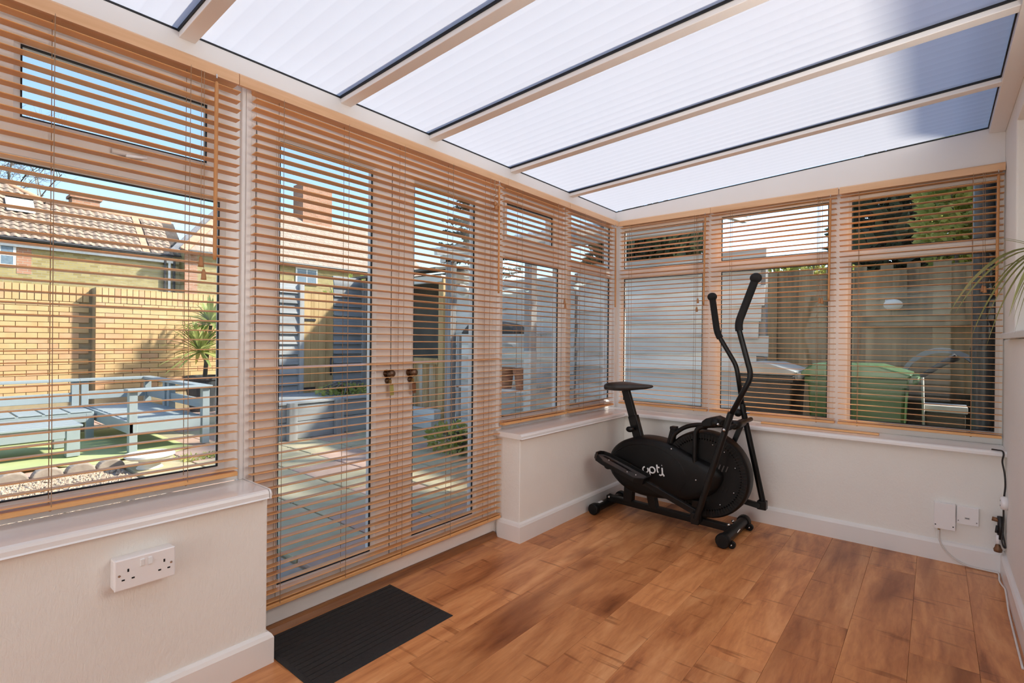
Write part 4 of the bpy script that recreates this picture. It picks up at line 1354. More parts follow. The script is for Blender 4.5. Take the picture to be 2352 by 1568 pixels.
# black lead hanging in the corner, white wall plug and old copper pipe tap
bl = smooth_path([(0.222, 3.470, 0.6075), (0.240, 3.455, 0.6085), (0.258, 3.446, 0.607), (0.262, 3.440, 0.590), (0.258, 3.444, 0.555), (0.266, 3.440, 0.50), (0.269, 3.440, 0.44), (0.264, 3.442, 0.37), (0.264, 3.442, 0.28), (0.262, 3.442, 0.21), (0.268, 3.436, 0.17), (0.270, 3.430, 0.145), (0.262, 3.430, 0.155), (0.258, 3.436, 0.185), (0.262, 3.442, 0.215)], 6)
tag(MB().tube(bl, 0.0036, 8).build('black_lead', 'cable_black', smooth=True), 'black cable hanging from the window board in the right corner', 'cable')
ws = empty('round_timer_plug', (0.262, 3.40, 0.335), 'round white plug on the house wall behind the black cable', 'plug')
MB().lathe([(0.0, -0.026), (0.028, -0.025), (0.032, -0.018), (0.032, 0.0)], (XR, 3.405, 0.365), 20, 0).build('plug_body', 'white_socket', ws, smooth=True)
for dz in (-0.012, 0.012):
    MB().box(0.2482, 0.2492, 3.398, 3.404, 0.365 + dz - 0.003, 0.365 + dz + 0.003).build('pin_hole', 'dark_hole', ws)
tp = empty('pipe_tap', (0.255, 3.45, 0.13), 'corroded copper pipe with a small tap in the right corner', 'tap')
MB().tube([(0.250, 3.462, 0.265), (0.225, 3.466, 0.268)], 0.0105, 12).build('pipe_end', 'copper_old', tp, smooth=True)
MB().tube([(0.254, 3.460, 0.285), (0.256, 3.460, 0.235), (0.254, 3.458, 0.175)], 0.012, 12).build('pipe_body', 'cable_black', tp, smooth=True)
MB().tube([(0.244, 3.456, 0.240), (0.240, 3.452, 0.205)], 0.006, 8).build('lever', 'cable_black', tp, smooth=True)
MB().tube([(0.248, 3.458, 0.195), (0.246, 3.456, 0.150)], 0.0095, 12).build('white_collar', 'white_socket', tp, smooth=True)
MB().lathe([(0.006, 0.022), (0.010, 0.016), (0.012, 0.006), (0.017, -0.004), (0.015, -0.016), (0.0, -0.018)], (0.246, 3.452, 0.130), 14).build('tap_head', 'copper_old', tp, smooth=True)

# ------------------------------------------------------------------ potted dracaena on the recess ledge
pl = empty('potted_dracaena', (0.340, 2.62, 1.177), 'dracaena with long arching striped leaves on the wall ledge', 'potted plant')
MB().lathe([(0.0, 0.0), (0.042, 0.0), (0.050, 0.09), (0.054, 0.092), (0.054, 0.105), (0.047, 0.105), (0.045, 0.085), (0.0, 0.085)], (0.340, 2.62, 1.177), 24).build('pot', 'terracotta', pl, smooth=False)
smooth_by_angle(bpy.data.objects[[o.name for o in pl.children][0]])
CR = Vector((0.330, 2.62, 1.44))
MB().tube([(0.340, 2.62, 1.25), (0.334, 2.62, 1.36), tuple(CR)], [0.011, 0.010, 0.009], 8).build('stem', 'bark', pl, smooth=True)


def strap(base, tip, lift, w, parent, mat='palm_leaf', name='leaf', n=12):
    base, tip = Vector(base), Vector(tip)
    mid = (base + tip) / 2
    c1 = base + (tip - base) * 0.30 + Vector((0, 0, lift))
    c2 = base + (tip - base) * 0.75 + Vector((0, 0, lift * 0.75))
    P = bez(base, c1, c2, tip, n)
    vs, fs = [], []
    for i, p in enumerate(P):
        t = i / n
        d = (P[min(i + 1, n)] - P[max(i - 1, 0)]).normalized()
        s = d.cross(Vector((0, 0, 1)))
        if s.length < 1e-3:
            s = Vector((1, 0, 0))
        s.normalize()
        u = s.cross(d)
        ww = w * (0.55 + 1.1 * t if t < 0.35 else 1.0) * (1 - max(0, (t - 0.45) / 0.55) ** 1.6) + 0.0004
        ww = min(ww, w)
        vs += [p - s * ww / 2 + u * ww * 0.16, p - u * ww * 0.03, p + s * ww / 2 + u * ww * 0.16]
    for i in range(n):
        a = i * 3
        fs += [(a, a + 1, a + 4, a + 3), (a + 1, a + 2, a + 5, a + 4)]
    return MB().add(vs, fs).build(name, mat, parent, smooth=True)


for tip, lift, w in (((0.047, 2.85, 1.255), 0.16, 0.017), ((0.060, 2.80, 1.240), 0.15, 0.011), ((0.109, 2.75, 1.141), 0.17, 0.012), ((0.149, 2.70, 1.208), 0.13, 0.010),
                     ((0.152, 2.70, 1.105), 0.17, 0.011), ((0.172, 2.80, 1.402), 0.03, 0.007), ((0.164, 2.75, 1.321), 0.10, 0.008), ((0.219, 2.60, 1.207), 0.12, 0.009),
                     ((0.215, 2.66, 1.225), 0.10, 0.007), ((0.225, 2.62, 1.160), 0.14, 0.009), ((0.168, 2.90, 1.561), 0.02, 0.005), ((0.190, 2.80, 1.545), 0.02, 0.005),
                     ((0.20, 2.50, 1.22), 0.13, 0.012), ((0.24, 2.38, 1.20), 0.16, 0.012), ((0.36, 2.35, 1.26), 0.15, 0.012), ((0.37, 2.86, 1.28), 0.14, 0.012), ((0.30, 2.90, 1.62), 0.06, 0.010), ((0.26, 2.45, 1.66), 0.05, 0.010), ((0.36, 2.60, 1.72), 0.04, 0.010)):
    strap(tuple(CR), tip, lift, w * 1.5, pl)
# ================================================================== outside
GZ = -0.02
ground = struct(MB().box(-70, 25, -25, 60, -0.30, -0.075).build('ground', 'earth'), 'bare earth of the garden and beyond')

# the house the room is built against: unseen upper wall shaped to shade the roof sheets
hm = MB().box(0.525, 6.0, Y0 - 6, 3.78, -0.3, 2.40).box(1.10, 6.0, Y0 - 6, 3.78, 2.40, 3.80).box(1.10, 6.0, 3.78, 4.95, -0.3, 3.80)
struct(hm.build('wall_house', 'stock_brick'), 'brick wall of the house behind the room')
struct(MB().box(0.20, 1.10, Y0 - 0.2, 3.80, 2.40, 2.45).build('trim_14', 'lead_grey'), 'grey strip added over the roof edge to block the sky')  # unseen strip, added to keep skylight off the sheets by the house
struct(MB().box(0.30, 0.52, 3.80, 4.30, -0.1, 2.6).build('wall_house_end', 'shade_board'), 'end wall of the house beyond the far window, coloured dark for its shade')  # shade on this wall is put into its dark colour
sp = empty('soil_pipe', (0.222, 4.02, -0.075), 'grey vertical drain pipe outside the far right window', 'drain pipe')
smooth_by_angle(MB().tube([(0.222, 4.02, -0.075), (0.222, 4.02, 2.46)], 0.055, 20).build('pipe', 'soil_pipe', sp))
for zz in (1.03, 0.02):
    smooth_by_angle(MB().tube([(0.222, 4.02, zz), (0.222, 4.02, zz + 0.075)], 0.064, 20).build('pipe_collar', 'soil_pipe', sp))

# ---------------------------------------------------------------- patio of square slabs
patio = struct(MB().box(-9.3, -2.09, 1.35, 4.72, -0.30, -0.050).build('patio', 'mortar'), 'patio of buff and pink concrete slabs')
rnd = random.Random(11)
S = 0.45
smesh = {}
xi = 0
x = -2.10
while x > -9.3:
    y = 1.36
    yi = 0
    while y < 4.70:
        k = (xi * 7 + yi * 5 + (xi * yi) % 3) % 5
        mat = 'slab_pink' if k in (0, 3) else 'slab_buff'
        if mat not in smesh:
            o = MB().box(-S / 2 + 0.006, S / 2 - 0.006, -S / 2 + 0.006, S / 2 - 0.006, -0.04, 0.0).build('slab', mat, patio, bevel=0.004, seg=1)
            smesh[mat] = o
        else:
            o = smesh[mat].copy()
            COL.objects.link(o)
        o.location = (x - S / 2, y + S / 2, GZ + rnd.uniform(-0.003, 0.003))
        o.rotation_euler = (rnd.uniform(-0.004, 0.004), rnd.uniform(-0.004, 0.004), rnd.uniform(-0.004, 0.004) + (pi / 2) * rnd.randrange(4))
        y += S
        yi += 1
    x -= S
    xi += 1
# terrace beyond the edging stones
terr = struct(MB().box(-9.3, -5.66, -3.0, 1.35, -0.30, -0.050).build('terrace', 'mortar'), 'pink slab terrace under the garden sofa')
x = -5.66
while x > -8.3:
    y = 1.35
    while y > -0.9:
        o = smesh['slab_pink' if rnd.random() < 0.6 else 'slab_buff'].copy()
        COL.objects.link(o)
        o.parent = terr
        o.location = (x - S / 2, y - S / 2, GZ + rnd.uniform(-0.003, 0.003))
        o.rotation_euler = (0, 0, (pi / 2) * rnd.randrange(4))
        y -= S
    x -= S

# ---------------------------------------------------------------- gravel bed, edging, white bowl
bed = MB()
rg = random.Random(5)
for k in range(5200):
    px = -5.50 + 2.0 * rg.random() ** 1.3
    py = -0.9 + 2.2 * rg.random()
    r = rg.uniform(0.010, 0.021)
    a = rg.random() * pi
    c, s = cos(a) * r, sin(a) * r
    h = r * rg.uniform(0.7, 1.1)
    z = -0.035 + rg.uniform(-0.004, 0.010)
    bed.add([(px + c, py + s, z), (px - s * 0.8, py + c * 0.8, z), (px - c, py - s, z), (px + s * 0.8, py - c * 0.8, z), (px, py, z + h)], [(0, 1, 4), (1, 2, 4), (2, 3, 4), (3, 0, 4)])
gb = bed.build('gravel', 'pebble')
tag(gb, 'pale gravel bed below the left window', 'gravel', kind='stuff')
struct(MB().box(-5.62, -2.09, -3.0, 1.34, -0.30, -0.036).build('gravel_base', 'stone'), 'stony soil under the gravel bed')
edge_lab = ['scalloped edging stone at the left end of the gravel bed', 'scalloped edging stone second from the left along the gravel', 'middle scalloped edging stone along the gravel', 'scalloped edging stone nearest the white stone bowl']
ey = [0.64, 0.85, 1.06, 1.265]
prof = [(-0.098, -0.10), (0.098, -0.10)] + [(0.098 * cos(radians(a)), 0.005 + 0.075 * sin(radians(a))) for a in range(0, 181, 15)]
for lab, yy in zip(edge_lab, ey):
    mb = MB()
    n = len(prof)
    vs = [(xx, yy + p * (1.0 if q < 0.1 else 1.0), GZ + q) for xx in (-5.62, -5.52) for p, q in prof]
    mb.add(vs, [tuple(range(n)), tuple(range(2 * n - 1, n - 1, -1))] + [(k, n + k, n + (k + 1) % n, (k + 1) % n) for k in range(n)])
    o = mb.build('edging_stone', 'stone', loc=(-5.57, yy, GZ), bevel=0.012)
    tag(o, lab, 'edging stone', 'scalloped edging stones along the gravel')
o = MB().lathe([(0.0, 0.0), (0.09, 0.0), (0.10, 0.02), (0.075, 0.05), (0.085, 0.085), (0.165, 0.105), (0.188, 0.125), (0.186, 0.140), (0.162, 0.140), (0.12, 0.115), (0.0, 0.110)], (-5.32, 1.49, GZ - 0.015), 32).build('stone_bowl', 'white_stone', loc=(-5.32, 1.49, GZ))
smooth_by_angle(o)
tag(o, 'round white stone bowl standing at the edge of the gravel', 'bowl')
# small weeds by the gravel
wd = MB()
for k in range(260):
    px, py = -5.45 + rg.uniform(-0.12, 0.16), 1.95 + rg.uniform(-0.2, 0.2)
    a = rg.random() * 6.28
    L = rg.uniform(0.02, 0.055)
    d = Vector((cos(a), sin(a), rg.uniform(0.3, 1.4))).normalized() * L
    s = Vector((-sin(a), cos(a), 0)) * 0.009
    b = Vector((px, py, GZ))
    wd.add([b - s, b + s, b + d], [(0, 1, 2)])
tag(wd.build('weed_clump', 'ivy_leaf', loc=(-5.45, 1.95, GZ)), 'small green weeds growing among the gravel beside the bowl', 'weeds')
# wavy green mat under the sofa
vs, fs = [], []
nx, ny = 16, 46
for i in range(nx + 1):
    for j in range(ny + 1):
        yy = -0.7 + 2.75 * j / ny
        x0 = -5.78 + 0.06 * sin(yy * 5.1) - 0.12 * max(0, yy - 1.2)
        xx = x0 - 2.1 * i / nx
        z = GZ + 0.006 + (0.016 + 0.016 * sin(yy * 9.0 + 0.6)) * max(0, 1 - i / 1.6)
        vs.append((xx, yy, z))
for i in range(nx):
    for j in range(ny):
        a = i * (ny + 1) + j
        fs.append((a, a + 1, a + ny + 2, a + ny + 1))
gm = MB().add(vs, fs).build('turf_mat', 'turf_mat', loc=(-6.8, 0.7, GZ), smooth=True)
so_ = gm.modifiers.new('thick', 'SOLIDIFY')
so_.thickness = 0.006
tag(gm, 'wavy pale green artificial grass mat under the garden sofa', 'mat')


# ---------------------------------------------------------------- grey garden sofa modules and table
def bench_part(parent, name, *boxes, b=0.003):
    for bx in boxes:
        MB().box(*bx).build(name, 'grey_paint', parent, bevel=b, seg=1)


g = GZ + 0.0135
P = 0.07
sb = empty('garden_sofa', (-7.0, 1.84, g), 'grey slatted garden sofa section with an arm, at the right', 'garden sofa', 'grey garden sofa sections')
zt, zs_, zb = 0.615, 0.300, 0.175
ya, yb, xa, xb = 1.52, 2.24, -8.03, -6.05
for (px, py) in ((xb - P, ya), (xb - P, yb - P), (xa, ya), (xa, yb - P)):
    bench_part(sb, 'leg', (px, px + P, py, py + P, g, zt - 0.03 if True else zt))
bench_part(sb, 'arm_rail', (xb - 0.11, xb + 0.03, ya - 0.02, yb + 0.02, zt - 0.03, zt))
bench_part(sb, 'back_rail', (xa - 0.04, xb - 0.11, yb - 0.10, yb + 0.02, zt - 0.03, zt), (xa - 0.04, xa + 0.10, ya - 0.02, yb - 0.10, zt - 0.03, zt))
bench_part(sb, 'mid_rail', (xa + P, xb - P, yb - 0.05, yb - 0.015, 0.36, 0.46), (xa + 0.015, xa + 0.05, ya + P, yb - P, 0.36, 0.46))
bench_part(sb, 'back_post', (-7.30, -7.23, yb - 0.07, yb, 0.25, zt - 0.03), (-7.15, -7.08, yb - 0.07, yb, 0.25, zt - 0.03))
bench_part(sb, 'seat_frame', (xb - P - 0.005, xb - 0.015, ya + P, yb - P, zb, zs_ - 0.01), (xa, xb, ya + 0.002, ya + 0.035, zb, zs_ - 0.01), (xa, xb - P, yb - 0.10, yb - 0.07, zb, zs_ - 0.01))
for k in range(9):
    x0 = xa + 0.075 + k * 0.205
    bench_part(sb, 'seat_slat', (x0, x0 + 0.185, ya + 0.035, yb - 0.075, zs_ - 0.022, zs_))
sa = empty('garden_sofa', (-7.7, 0.5, g), 'grey slatted garden sofa section along the brick wall, at the left', 'garden sofa', 'grey garden sofa sections')
ya2, yb2 = -1.2, 1.50
for py in (ya2, yb2 - P):
    for px in (xa, -7.33):
        bench_part(sa, 'leg', (px, px + P, py, py + P, g, (zt - 0.03) if px == xa else zs_ - 0.022))
bench_part(sa, 'back_rail', (xa - 0.04, xa + 0.10, ya2, yb2, zt - 0.03, zt))
bench_part(sa, 'mid_rail', (xa + 0.015, xa + 0.05, ya2 + P, yb2 - P, 0.34, 0.45))
bench_part(sa, 'back_post', (xa, xa + P, 0.15, 0.22, 0.25, zt - 0.03))
bench_part(sa, 'seat_frame', (-7.285, -7.262, ya2, yb2, zb, zs_ - 0.01), (xa + P, -7.33, yb2 - 0.05, yb2 - 0.01, zb, zs_ - 0.01))
for k in range(13):
    y0 = ya2 + 0.01 + k * 0.207
    bench_part(sa, 'seat_slat', (xa + 0.07, -7.262, y0, y0 + 0.188, zs_ - 0.022, zs_))
gt = empty('garden_table', (-6.6, 0.75, g), 'low grey garden table in front of the sofa sections', 'table')
for px in (-6.93, -6.36):
    for py in (0.0, 1.09):
        bench_part(gt, 'leg', (px, px + 0.10, py, py + 0.10, g, 0.27))
bench_part(gt, 'apron', (-6.85, -6.27, 1.12, 1.175, 0.17, 0.27), (-6.30, -6.27, 0.02, 1.17, 0.17, 0.27), (-6.92, -6.89, 0.02, 1.17, 0.17, 0.27))
for k in range(5):
    x0 = -6.945 + k * 0.14
    bench_part(gt, 'top_board', (x0, x0 + 0.136, -0.02, 1.21, 0.271, 0.292))

# ---------------------------------------------------------------- buff brick garden wall with a proud right half
gw = struct(MB().box(-9.90, -9.675, -3.0, 1.96, -0.2, 1.84).box(-9.90, -9.475, 1.960, 4.3, -0.2, 1.84).build('wall_garden', 'mortar'), 'buff brick garden wall with a soldier course on top')
BL, BH = 0.225, 0.075
bsrc = {}


def brick(kind, loc, parent, rz=0.0):
    mat = 'brick_buff_pink' if rnd.random() < 0.28 else 'brick_buff'
    key = (kind, mat)
    if key not in bsrc:
        if kind == 's':
            mb = MB().box(-0.06, 0.03, -BL / 2 + 0.0035, BL / 2 - 0.0035, -BH / 2 + 0.0035, BH / 2 - 0.0035)
        elif kind == 'h':
            mb = MB().box(-0.06, 0.03, -BL / 4 + 0.0035, BL / 4 - 0.0035, -BH / 2 + 0.0035, BH / 2 - 0.0035)
        else:
            mb = MB().box(-0.06, 0.034, -BH / 2 + 0.004, BH / 2 - 0.004, -BL / 2 + 0.004, BL / 2 - 0.004)
        o = mb.build('brick', mat, parent)
        bsrc[key] = o
    else:
        o = bsrc[key].copy()
        COL.objects.link(o)
        o.parent = parent
    o.location = Vector(loc) + Vector((rnd.uniform(-0.003, 0.003), 0, 0))
    return o


ztop = 1.85
for (xw, y0, y1) in ((-9.68, 0.80, 1.955), (-9.48, 1.960, 3.85)):
    y = y0 + BH / 2
    while y < y1:
        brick('t', (xw, y, ztop - BL / 2), gw)
        y += BH
    r = 0
    z = ztop - BL - BH / 2
    while z > 0.30:
        y = y0 + (BL / 2 if r % 2 else BL)
        if r % 2 == 0:
            brick('h', (xw, y0 + BL / 4, z), gw)
        y = y0 + (BL / 2 if r % 2 else BL / 2 + BL / 2)
        while y + BL / 2 < y1 + 0.05:
            brick('s', (xw, y, z), gw)
            y += BL
        z -= BH
        r += 1

# ---------------------------------------------------------------- yucca in a dark pot
yu = empty('potted_yucca', (-8.85, 3.20, GZ), 'yucca with two tufts of spiky leaves in a dark pot', 'potted plant')
MB().lathe([(0.0, 0.0), (0.19, 0.0), (0.27, 0.48), (0.29, 0.50), (0.29, 0.55), (0.26, 0.55), (0.25, 0.50), (0.0, 0.50)], (-8.85, 3.20, GZ), 24).build('pot', 'dark_pot', yu)
MB().tube([(-8.85, 3.20, 0.45), (-8.86, 3.24, 0.95), (-8.84, 3.28, 1.32)], [0.035, 0.03, 0.025], 8).build('trunk', 'bark', yu, smooth=True)
ry = random.Random(3)
for (c, nl, ln) in (((-8.84, 3.28, 1.34), 64, 0.50), ((-8.80, 3.12, 0.90), 72, 0.58)):
    for k in range(nl):
        a = ry.random() * 2 * pi
        e = ry.uniform(-0.35, 1.3)
        L = ln * ry.uniform(0.75, 1.1)
        tip = Vector(c) + Vector((cos(a) * cos(e), sin(a) * cos(e), sin(e))) * L - Vector((0, 0, 0.10 * (1.3 - e)))
        strap(c, tip, 0.06, 0.052, yu, 'yucca_leaf', 'leaf', 5)

# ---------------------------------------------------------------- terraced house behind the wall
hs = empty('terraced_house', (-30, 3.0, -0.1), 'yellow brick terraced house with a clay pantile roof and chimney', 'house')
HX = -28.0
MB().box(-33.0, HX, -3.0, 9.0, -0.1, 4.95).build('wall', 'stock_brick', hs)
# roof plane: eaves at HX+0.2, 45 degrees
ev = 4.95
ro = lambda s, y: (HX + 0.25 - s * 0.70, y, ev + s * 0.715)     # s = distance up the slope
rp = MB()
rp.add([ro(0, -3), ro(0, 9.2), ro(2.62, 9.2), ro(2.62, 4.55), ro(4.6, 1.9), ro(4.6, -3)], [(0, 1, 2, 3, 4, 5)])
rp.add([ro(2.62, 9.2), ro(2.62, 4.3), (-33.2, 4.3, 5.0), (-33.2, 9.2, 5.0)], [(0, 1, 2, 3)])
rf = rp.build('roof', 'roof_felt', hs)
tprof = [(-0.155, 0.0), (-0.125, 0.012), (-0.085, 0.042), (-0.04, 0.055), (0.005, 0.042), (0.045, 0.012), (0.085, 0.0), (0.125, -0.006), (0.155, 0.0)]
vs = []
for s in (0.0, 0.33):
    for p, q in tprof:
        lift = 0.050 if s == 0 else 0.008
        base = Vector(ro(s, p)) - Vector(ro(0, 0))
        nrm = Vector((0.715, 0, 0.70)).normalized()
        vs.append(base + nrm * (q + lift))
nt_ = len(tprof)
tile_src = None
for r in range(14):
    s = r * 0.245
    y = 1.55
    while y < 8.75:
        ok = s < 2.45 or y < 4.45 - (s - 2.45) * 1.33
        skyl = 3.05 < y < 4.05 and 1.55 < s < 2.6
        if ok and not skyl and not (7.42 < y < 7.72):
            if tile_src is None:
                tile_src = MB().add(vs, [(k, k + 1, nt_ + k + 1, nt_ + k) for k in range(nt_ - 1)]).build('roof_tile', 'clay_tile', rf, smooth=True)
                o = tile_src
            else:
                o = tile_src.copy()
                COL.objects.link(o)
            o.location = Vector(ro(s, y)) + Vector((0, rnd.uniform(-0.01, 0.01), rnd.uniform(0, 0.012))) - world_loc(rf)
        y += 0.29
MB().tube([ro(2.66, 4.4), ro(2.66, 9.1)], 0.11, 8).build('ridge', 'ridge_tile', rf, smooth=True)
MB().tube([ro(2.70, 4.5), ro(4.6, 1.95)], 0.11, 8).build('hip', 'ridge_tile', rf, smooth=True)
MB().bar(ro(0.0, 7.57), ro(2.62, 7.57), 0.26, 0.14, (0.7, 0, 0.7)).build('party_wall_coping', 'ridge_tile', rf)
MB().tube([(HX + 0.32, -3, ev - 0.02), (HX + 0.32, 8.6, ev - 0.02)], 0.075, 8).build('gutter', 'gutter_black', hs)
MB().box(HX, HX + 0.14, -3, 8.7, ev - 0.32, ev - 0.10).build('fascia', 'white_paint', hs)
ch = MB().box(-30.7, -30.0, 5.35, 6.35, 6.3, 7.55).box(-30.78, -29.92, 5.27, 6.43, 7.40, 7.52).build('chimney', 'red_brick', hs)
# roof window
sk = MB().add([ro(1.62, 3.12), ro(1.62, 3.98), ro(2.50, 3.98), ro(2.50, 3.12)], [(0, 1, 2, 3)])
o = sk.build('roof_window', 'white_paint', rf)
o.location += Vector((0.09, 0, 0.09))
q = MB().add([ro(1.86, 3.24), ro(1.86, 3.86), ro(2.42, 3.86), ro(2.42, 3.24)], [(0, 1, 2, 3)]).build('pane', 'far_glass', o)
q.location += Vector((0.02, 0, 0.02)) + Vector((0.0, 0, 0.0))
q = MB().add([ro(1.66, 3.24), ro(1.66, 3.86), ro(1.76, 3.86), ro(1.76, 3.24)], [(0, 1, 2, 3)]).build('sill', 'gutter_black', o)
q.location += Vector((0.03, 0, 0.03))


def sash_window(parent, x, y0, y1, z0, z1, nx=2, nz=2):
    w = MB().box(x, x + 0.06, y0, y1, z0, z1).build('window', 'white_paint', parent)
    py, pz = (y1 - y0 - 0.12) / nx, (z1 - z0 - 0.12) / nz
    for i in range(nx):
        for j in range(nz):
            MB().box(x + 0.055, x + 0.065, y0 + 0.06 + i * py + 0.025, y0 + 0.06 + (i + 1) * py - 0.025, z0 + 0.06 + j * pz + 0.025, z0 + 0.06 + (j + 1) * pz - 0.025).build('pane', 'far_glass', w)


sash_window(hs, HX, 2.0, 3.30, 3.85, 4.72, 3, 2)
MB().box(HX, HX + 0.012, 3.32, 3.75, 3.6, 4.62).build('brick_jamb', 'red_brick', hs)
for yy, m_ in ((8.35, 'gutter_black'), (8.72, 'gutter_black')):
    MB().tube([(HX + 0.12, yy, 0), (HX + 0.12, yy, ev - 0.1)], 0.06, 8).build('downpipe', m_, hs)
MB().bar((HX + 0.10, 8.53, 1.5), (HX + 0.10, 8.53, ev - 0.2), 0.10, 0.05, (1, 0, 0)).build('white_pipe', 'white_paint', hs)
# wing on the right
hw = empty('house_wing', (-30, 14.0, -0.1), 'taller brick house wing with a slanting verge, chimney and small windows', 'house')
MB().box(-34.0, -27.4, 9.0, 24.0, -0.1, 5.35).build('wall', 'stock_brick', hw)
MB().box(-27.4, -27.385, 9.0, 9.55, -0.1, 5.3).build('brick_quoin', 'red_brick', hw)
brickwork('far_tiles', (0.43, 0.345, 0.28), (0.36, 0.29, 0.235), (0.20, 0.16, 0.13), 0.30, 0.22, 'yz', 0.85)
wr_ = MB().add([(-27.1, 8.55, 5.15), (-27.1, 24, 5.35), (-31.2, 24, 9.0), (-31.2, 12.6, 9.0)], [(0, 1, 2, 3)]).build('roof', 'far_tiles', hw)
MB().bar((-27.05, 8.45, 5.10), (-31.2, 12.5, 9.02), 0.30, 0.12, (1, 0, 1)).build('verge', 'lead_grey', wr_)
MB().bar((-27.02, 8.85, 5.22), (-31.15, 12.9, 9.10), 0.34, 0.08, (1, 0, 1)).build('verge_tiles', 'ridge_tile', wr_)
MB().tube([(-27.0, 9.0, 5.18), (-27.0, 24, 5.28)], 0.075, 8).build('gutter', 'gutter_black', hw)
MB().box(-31.8, -30.6, 16.6, 18.6, 8.4, 10.9).build('chimney', 'red_brick', hw)
sash_window(hw, -27.4, 14.45, 15.75, 4.15, 5.10, 2, 2)
sash_window(hw, -27.4, 11.6, 12.6, 3.9, 5.0, 2, 2)


# ---------------------------------------------------------------- trees
def bare_tree(name, base, h, seed, label, spread=0.55, depth=6):
    rt = random.Random(seed)
    root = empty(name, base, label, 'tree')
    tr, br = MB(), MB()

    def grow(p, d, L, r, lev):
        q = p + d * L
        mid = p + d * L * 0.5 + Vector((rt.uniform(-1, 1), rt.uniform(-1, 1), rt.uniform(-1, 1))) * L * 0.07
        (tr if lev == 0 else br).tube([p, mid, q], [r, r * 0.85, r * 0.7], 5 if lev < 3 else 3, False)
        if lev >= depth:
            return
        for k in range(3 if lev > 0 else 5):
            nd_ = (d + Vector((rt.uniform(-1, 1), rt.uniform(-1, 1), rt.uniform(-0.5, 0.9))) * spread * 1.5).normalized()
            grow(p + d * L * rt.uniform(0.6, 1.0), nd_, L * rt.uniform(0.58, 0.82), r * 0.58, lev + 1)
    grow(Vector(base), Vector((0, 0, 1)), h, h * 0.035, 0)
    tr.build('trunk', 'bark', root)
    br.build('branches', 'bark', root)
    return root


bare_tree('bare_tree', (-37, 4.2, -0.1), 5.2, 21, 'leafless winter tree behind the tiled roof', 0.75, 7)


def leaf_cards(mb, rt, c, d, size):
    """one small pointed leaf"""
    a = rt.random() * 2 * pi
    u = Vector((rt.uniform(-1, 1), rt.uniform(-1, 1), rt.uniform(-1, 1))).normalized()
    s = u.cross(d)
    if s.length < 1e-3:
        return
    s.normalize()
    mb.add([c, c + d * size * 0.5 + s * size * 0.28, c + d * size, c + d * size * 0.5 - s * size * 0.28], [(0, 1, 2, 3)])


def conifer(base, h, r, seed, label, n=26):
    rt = random.Random(seed)
    root = empty('conifer_tree', base, label, 'tree')
    b = Vector(base)
    MB().tube([b, b + Vector((0, 0, h))], [0.14, 0.01], 7).build('trunk', 'bark', root)
    mb, bo = MB(), MB()
    for k in range(n * 6):
        t = (k / (n * 6)) ** 0.9
        z = 0.25 + (h - 0.3) * t
        L = r * (1 - t) ** 0.85 * rt.uniform(0.75, 1.1) + 0.08
        a = rt.random() * 2 * pi
        d = Vector((cos(a), sin(a), -0.18 + 0.5 * t)).normalized()
        p0 = b + Vector((0, 0, z))
        bo.tube([p0, p0 + d * L], [0.018, 0.004], 3, False)
        m = max(14, int(L * 170))
        for j in range(m):
            f = rt.uniform(0.12, 1.0)
            c = p0 + d * L * f
            dd = (d * 0.7 + Vector((rt.uniform(-1, 1), rt.uniform(-1, 1), rt.uniform(-0.7, 0.5)))).normalized()
            leaf_cards(mb, rt, c, dd, rt.uniform(0.07, 0.14) * (1.1 - 0.5 * f))
    bo.build('branches', 'bark', root)
    mb.build('foliage', 'conifer_leaf', root)
    return root


conifer((-9.2, 9.75, -0.1), 6.6, 1.75, 8, 'dark conifer standing beyond the timber shed')


def bush(name, c, rad, n, size, mat, label, cat, seed, stem=None):
    rt = random.Random(seed)
    c = Vector(c)
    root = empty(name, (c.x, c.y, stem if stem is not None else c.z - rad[2]), label, cat)
    mb, bo = MB(), MB()
    for k in range(n):
        u = Vector((rt.gauss(0, 1), rt.gauss(0, 1), rt.gauss(0, 1))).normalized() * rt.random() ** 0.4
        p = c + Vector((u.x * rad[0], u.y * rad[1], u.z * rad[2]))
        d = (u + Vector((rt.uniform(-1, 1), rt.uniform(-1, 1), rt.uniform(-0.6, 1))) * 0.9).normalized()
        leaf_cards(mb, rt, p, d, size * rt.uniform(0.6, 1.3))
    b0 = Vector((c.x, c.y, stem if stem is not None else c.z - rad[2]))
    for k in range(14):
        a = rt.random() * 2 * pi
        e = c + Vector((cos(a) * rad[0] * 0.8, sin(a) * rad[1] * 0.8, rt.uniform(-0.3, 0.8) * rad[2]))
        bo.tube([b0, (b0 + e) / 2 + Vector((0, 0, 0.1)), e], [0.03, 0.018, 0.006], 5, False)
    bo.build('stems', 'bark', root)
    mb.build('foliage', mat, root)
    return root


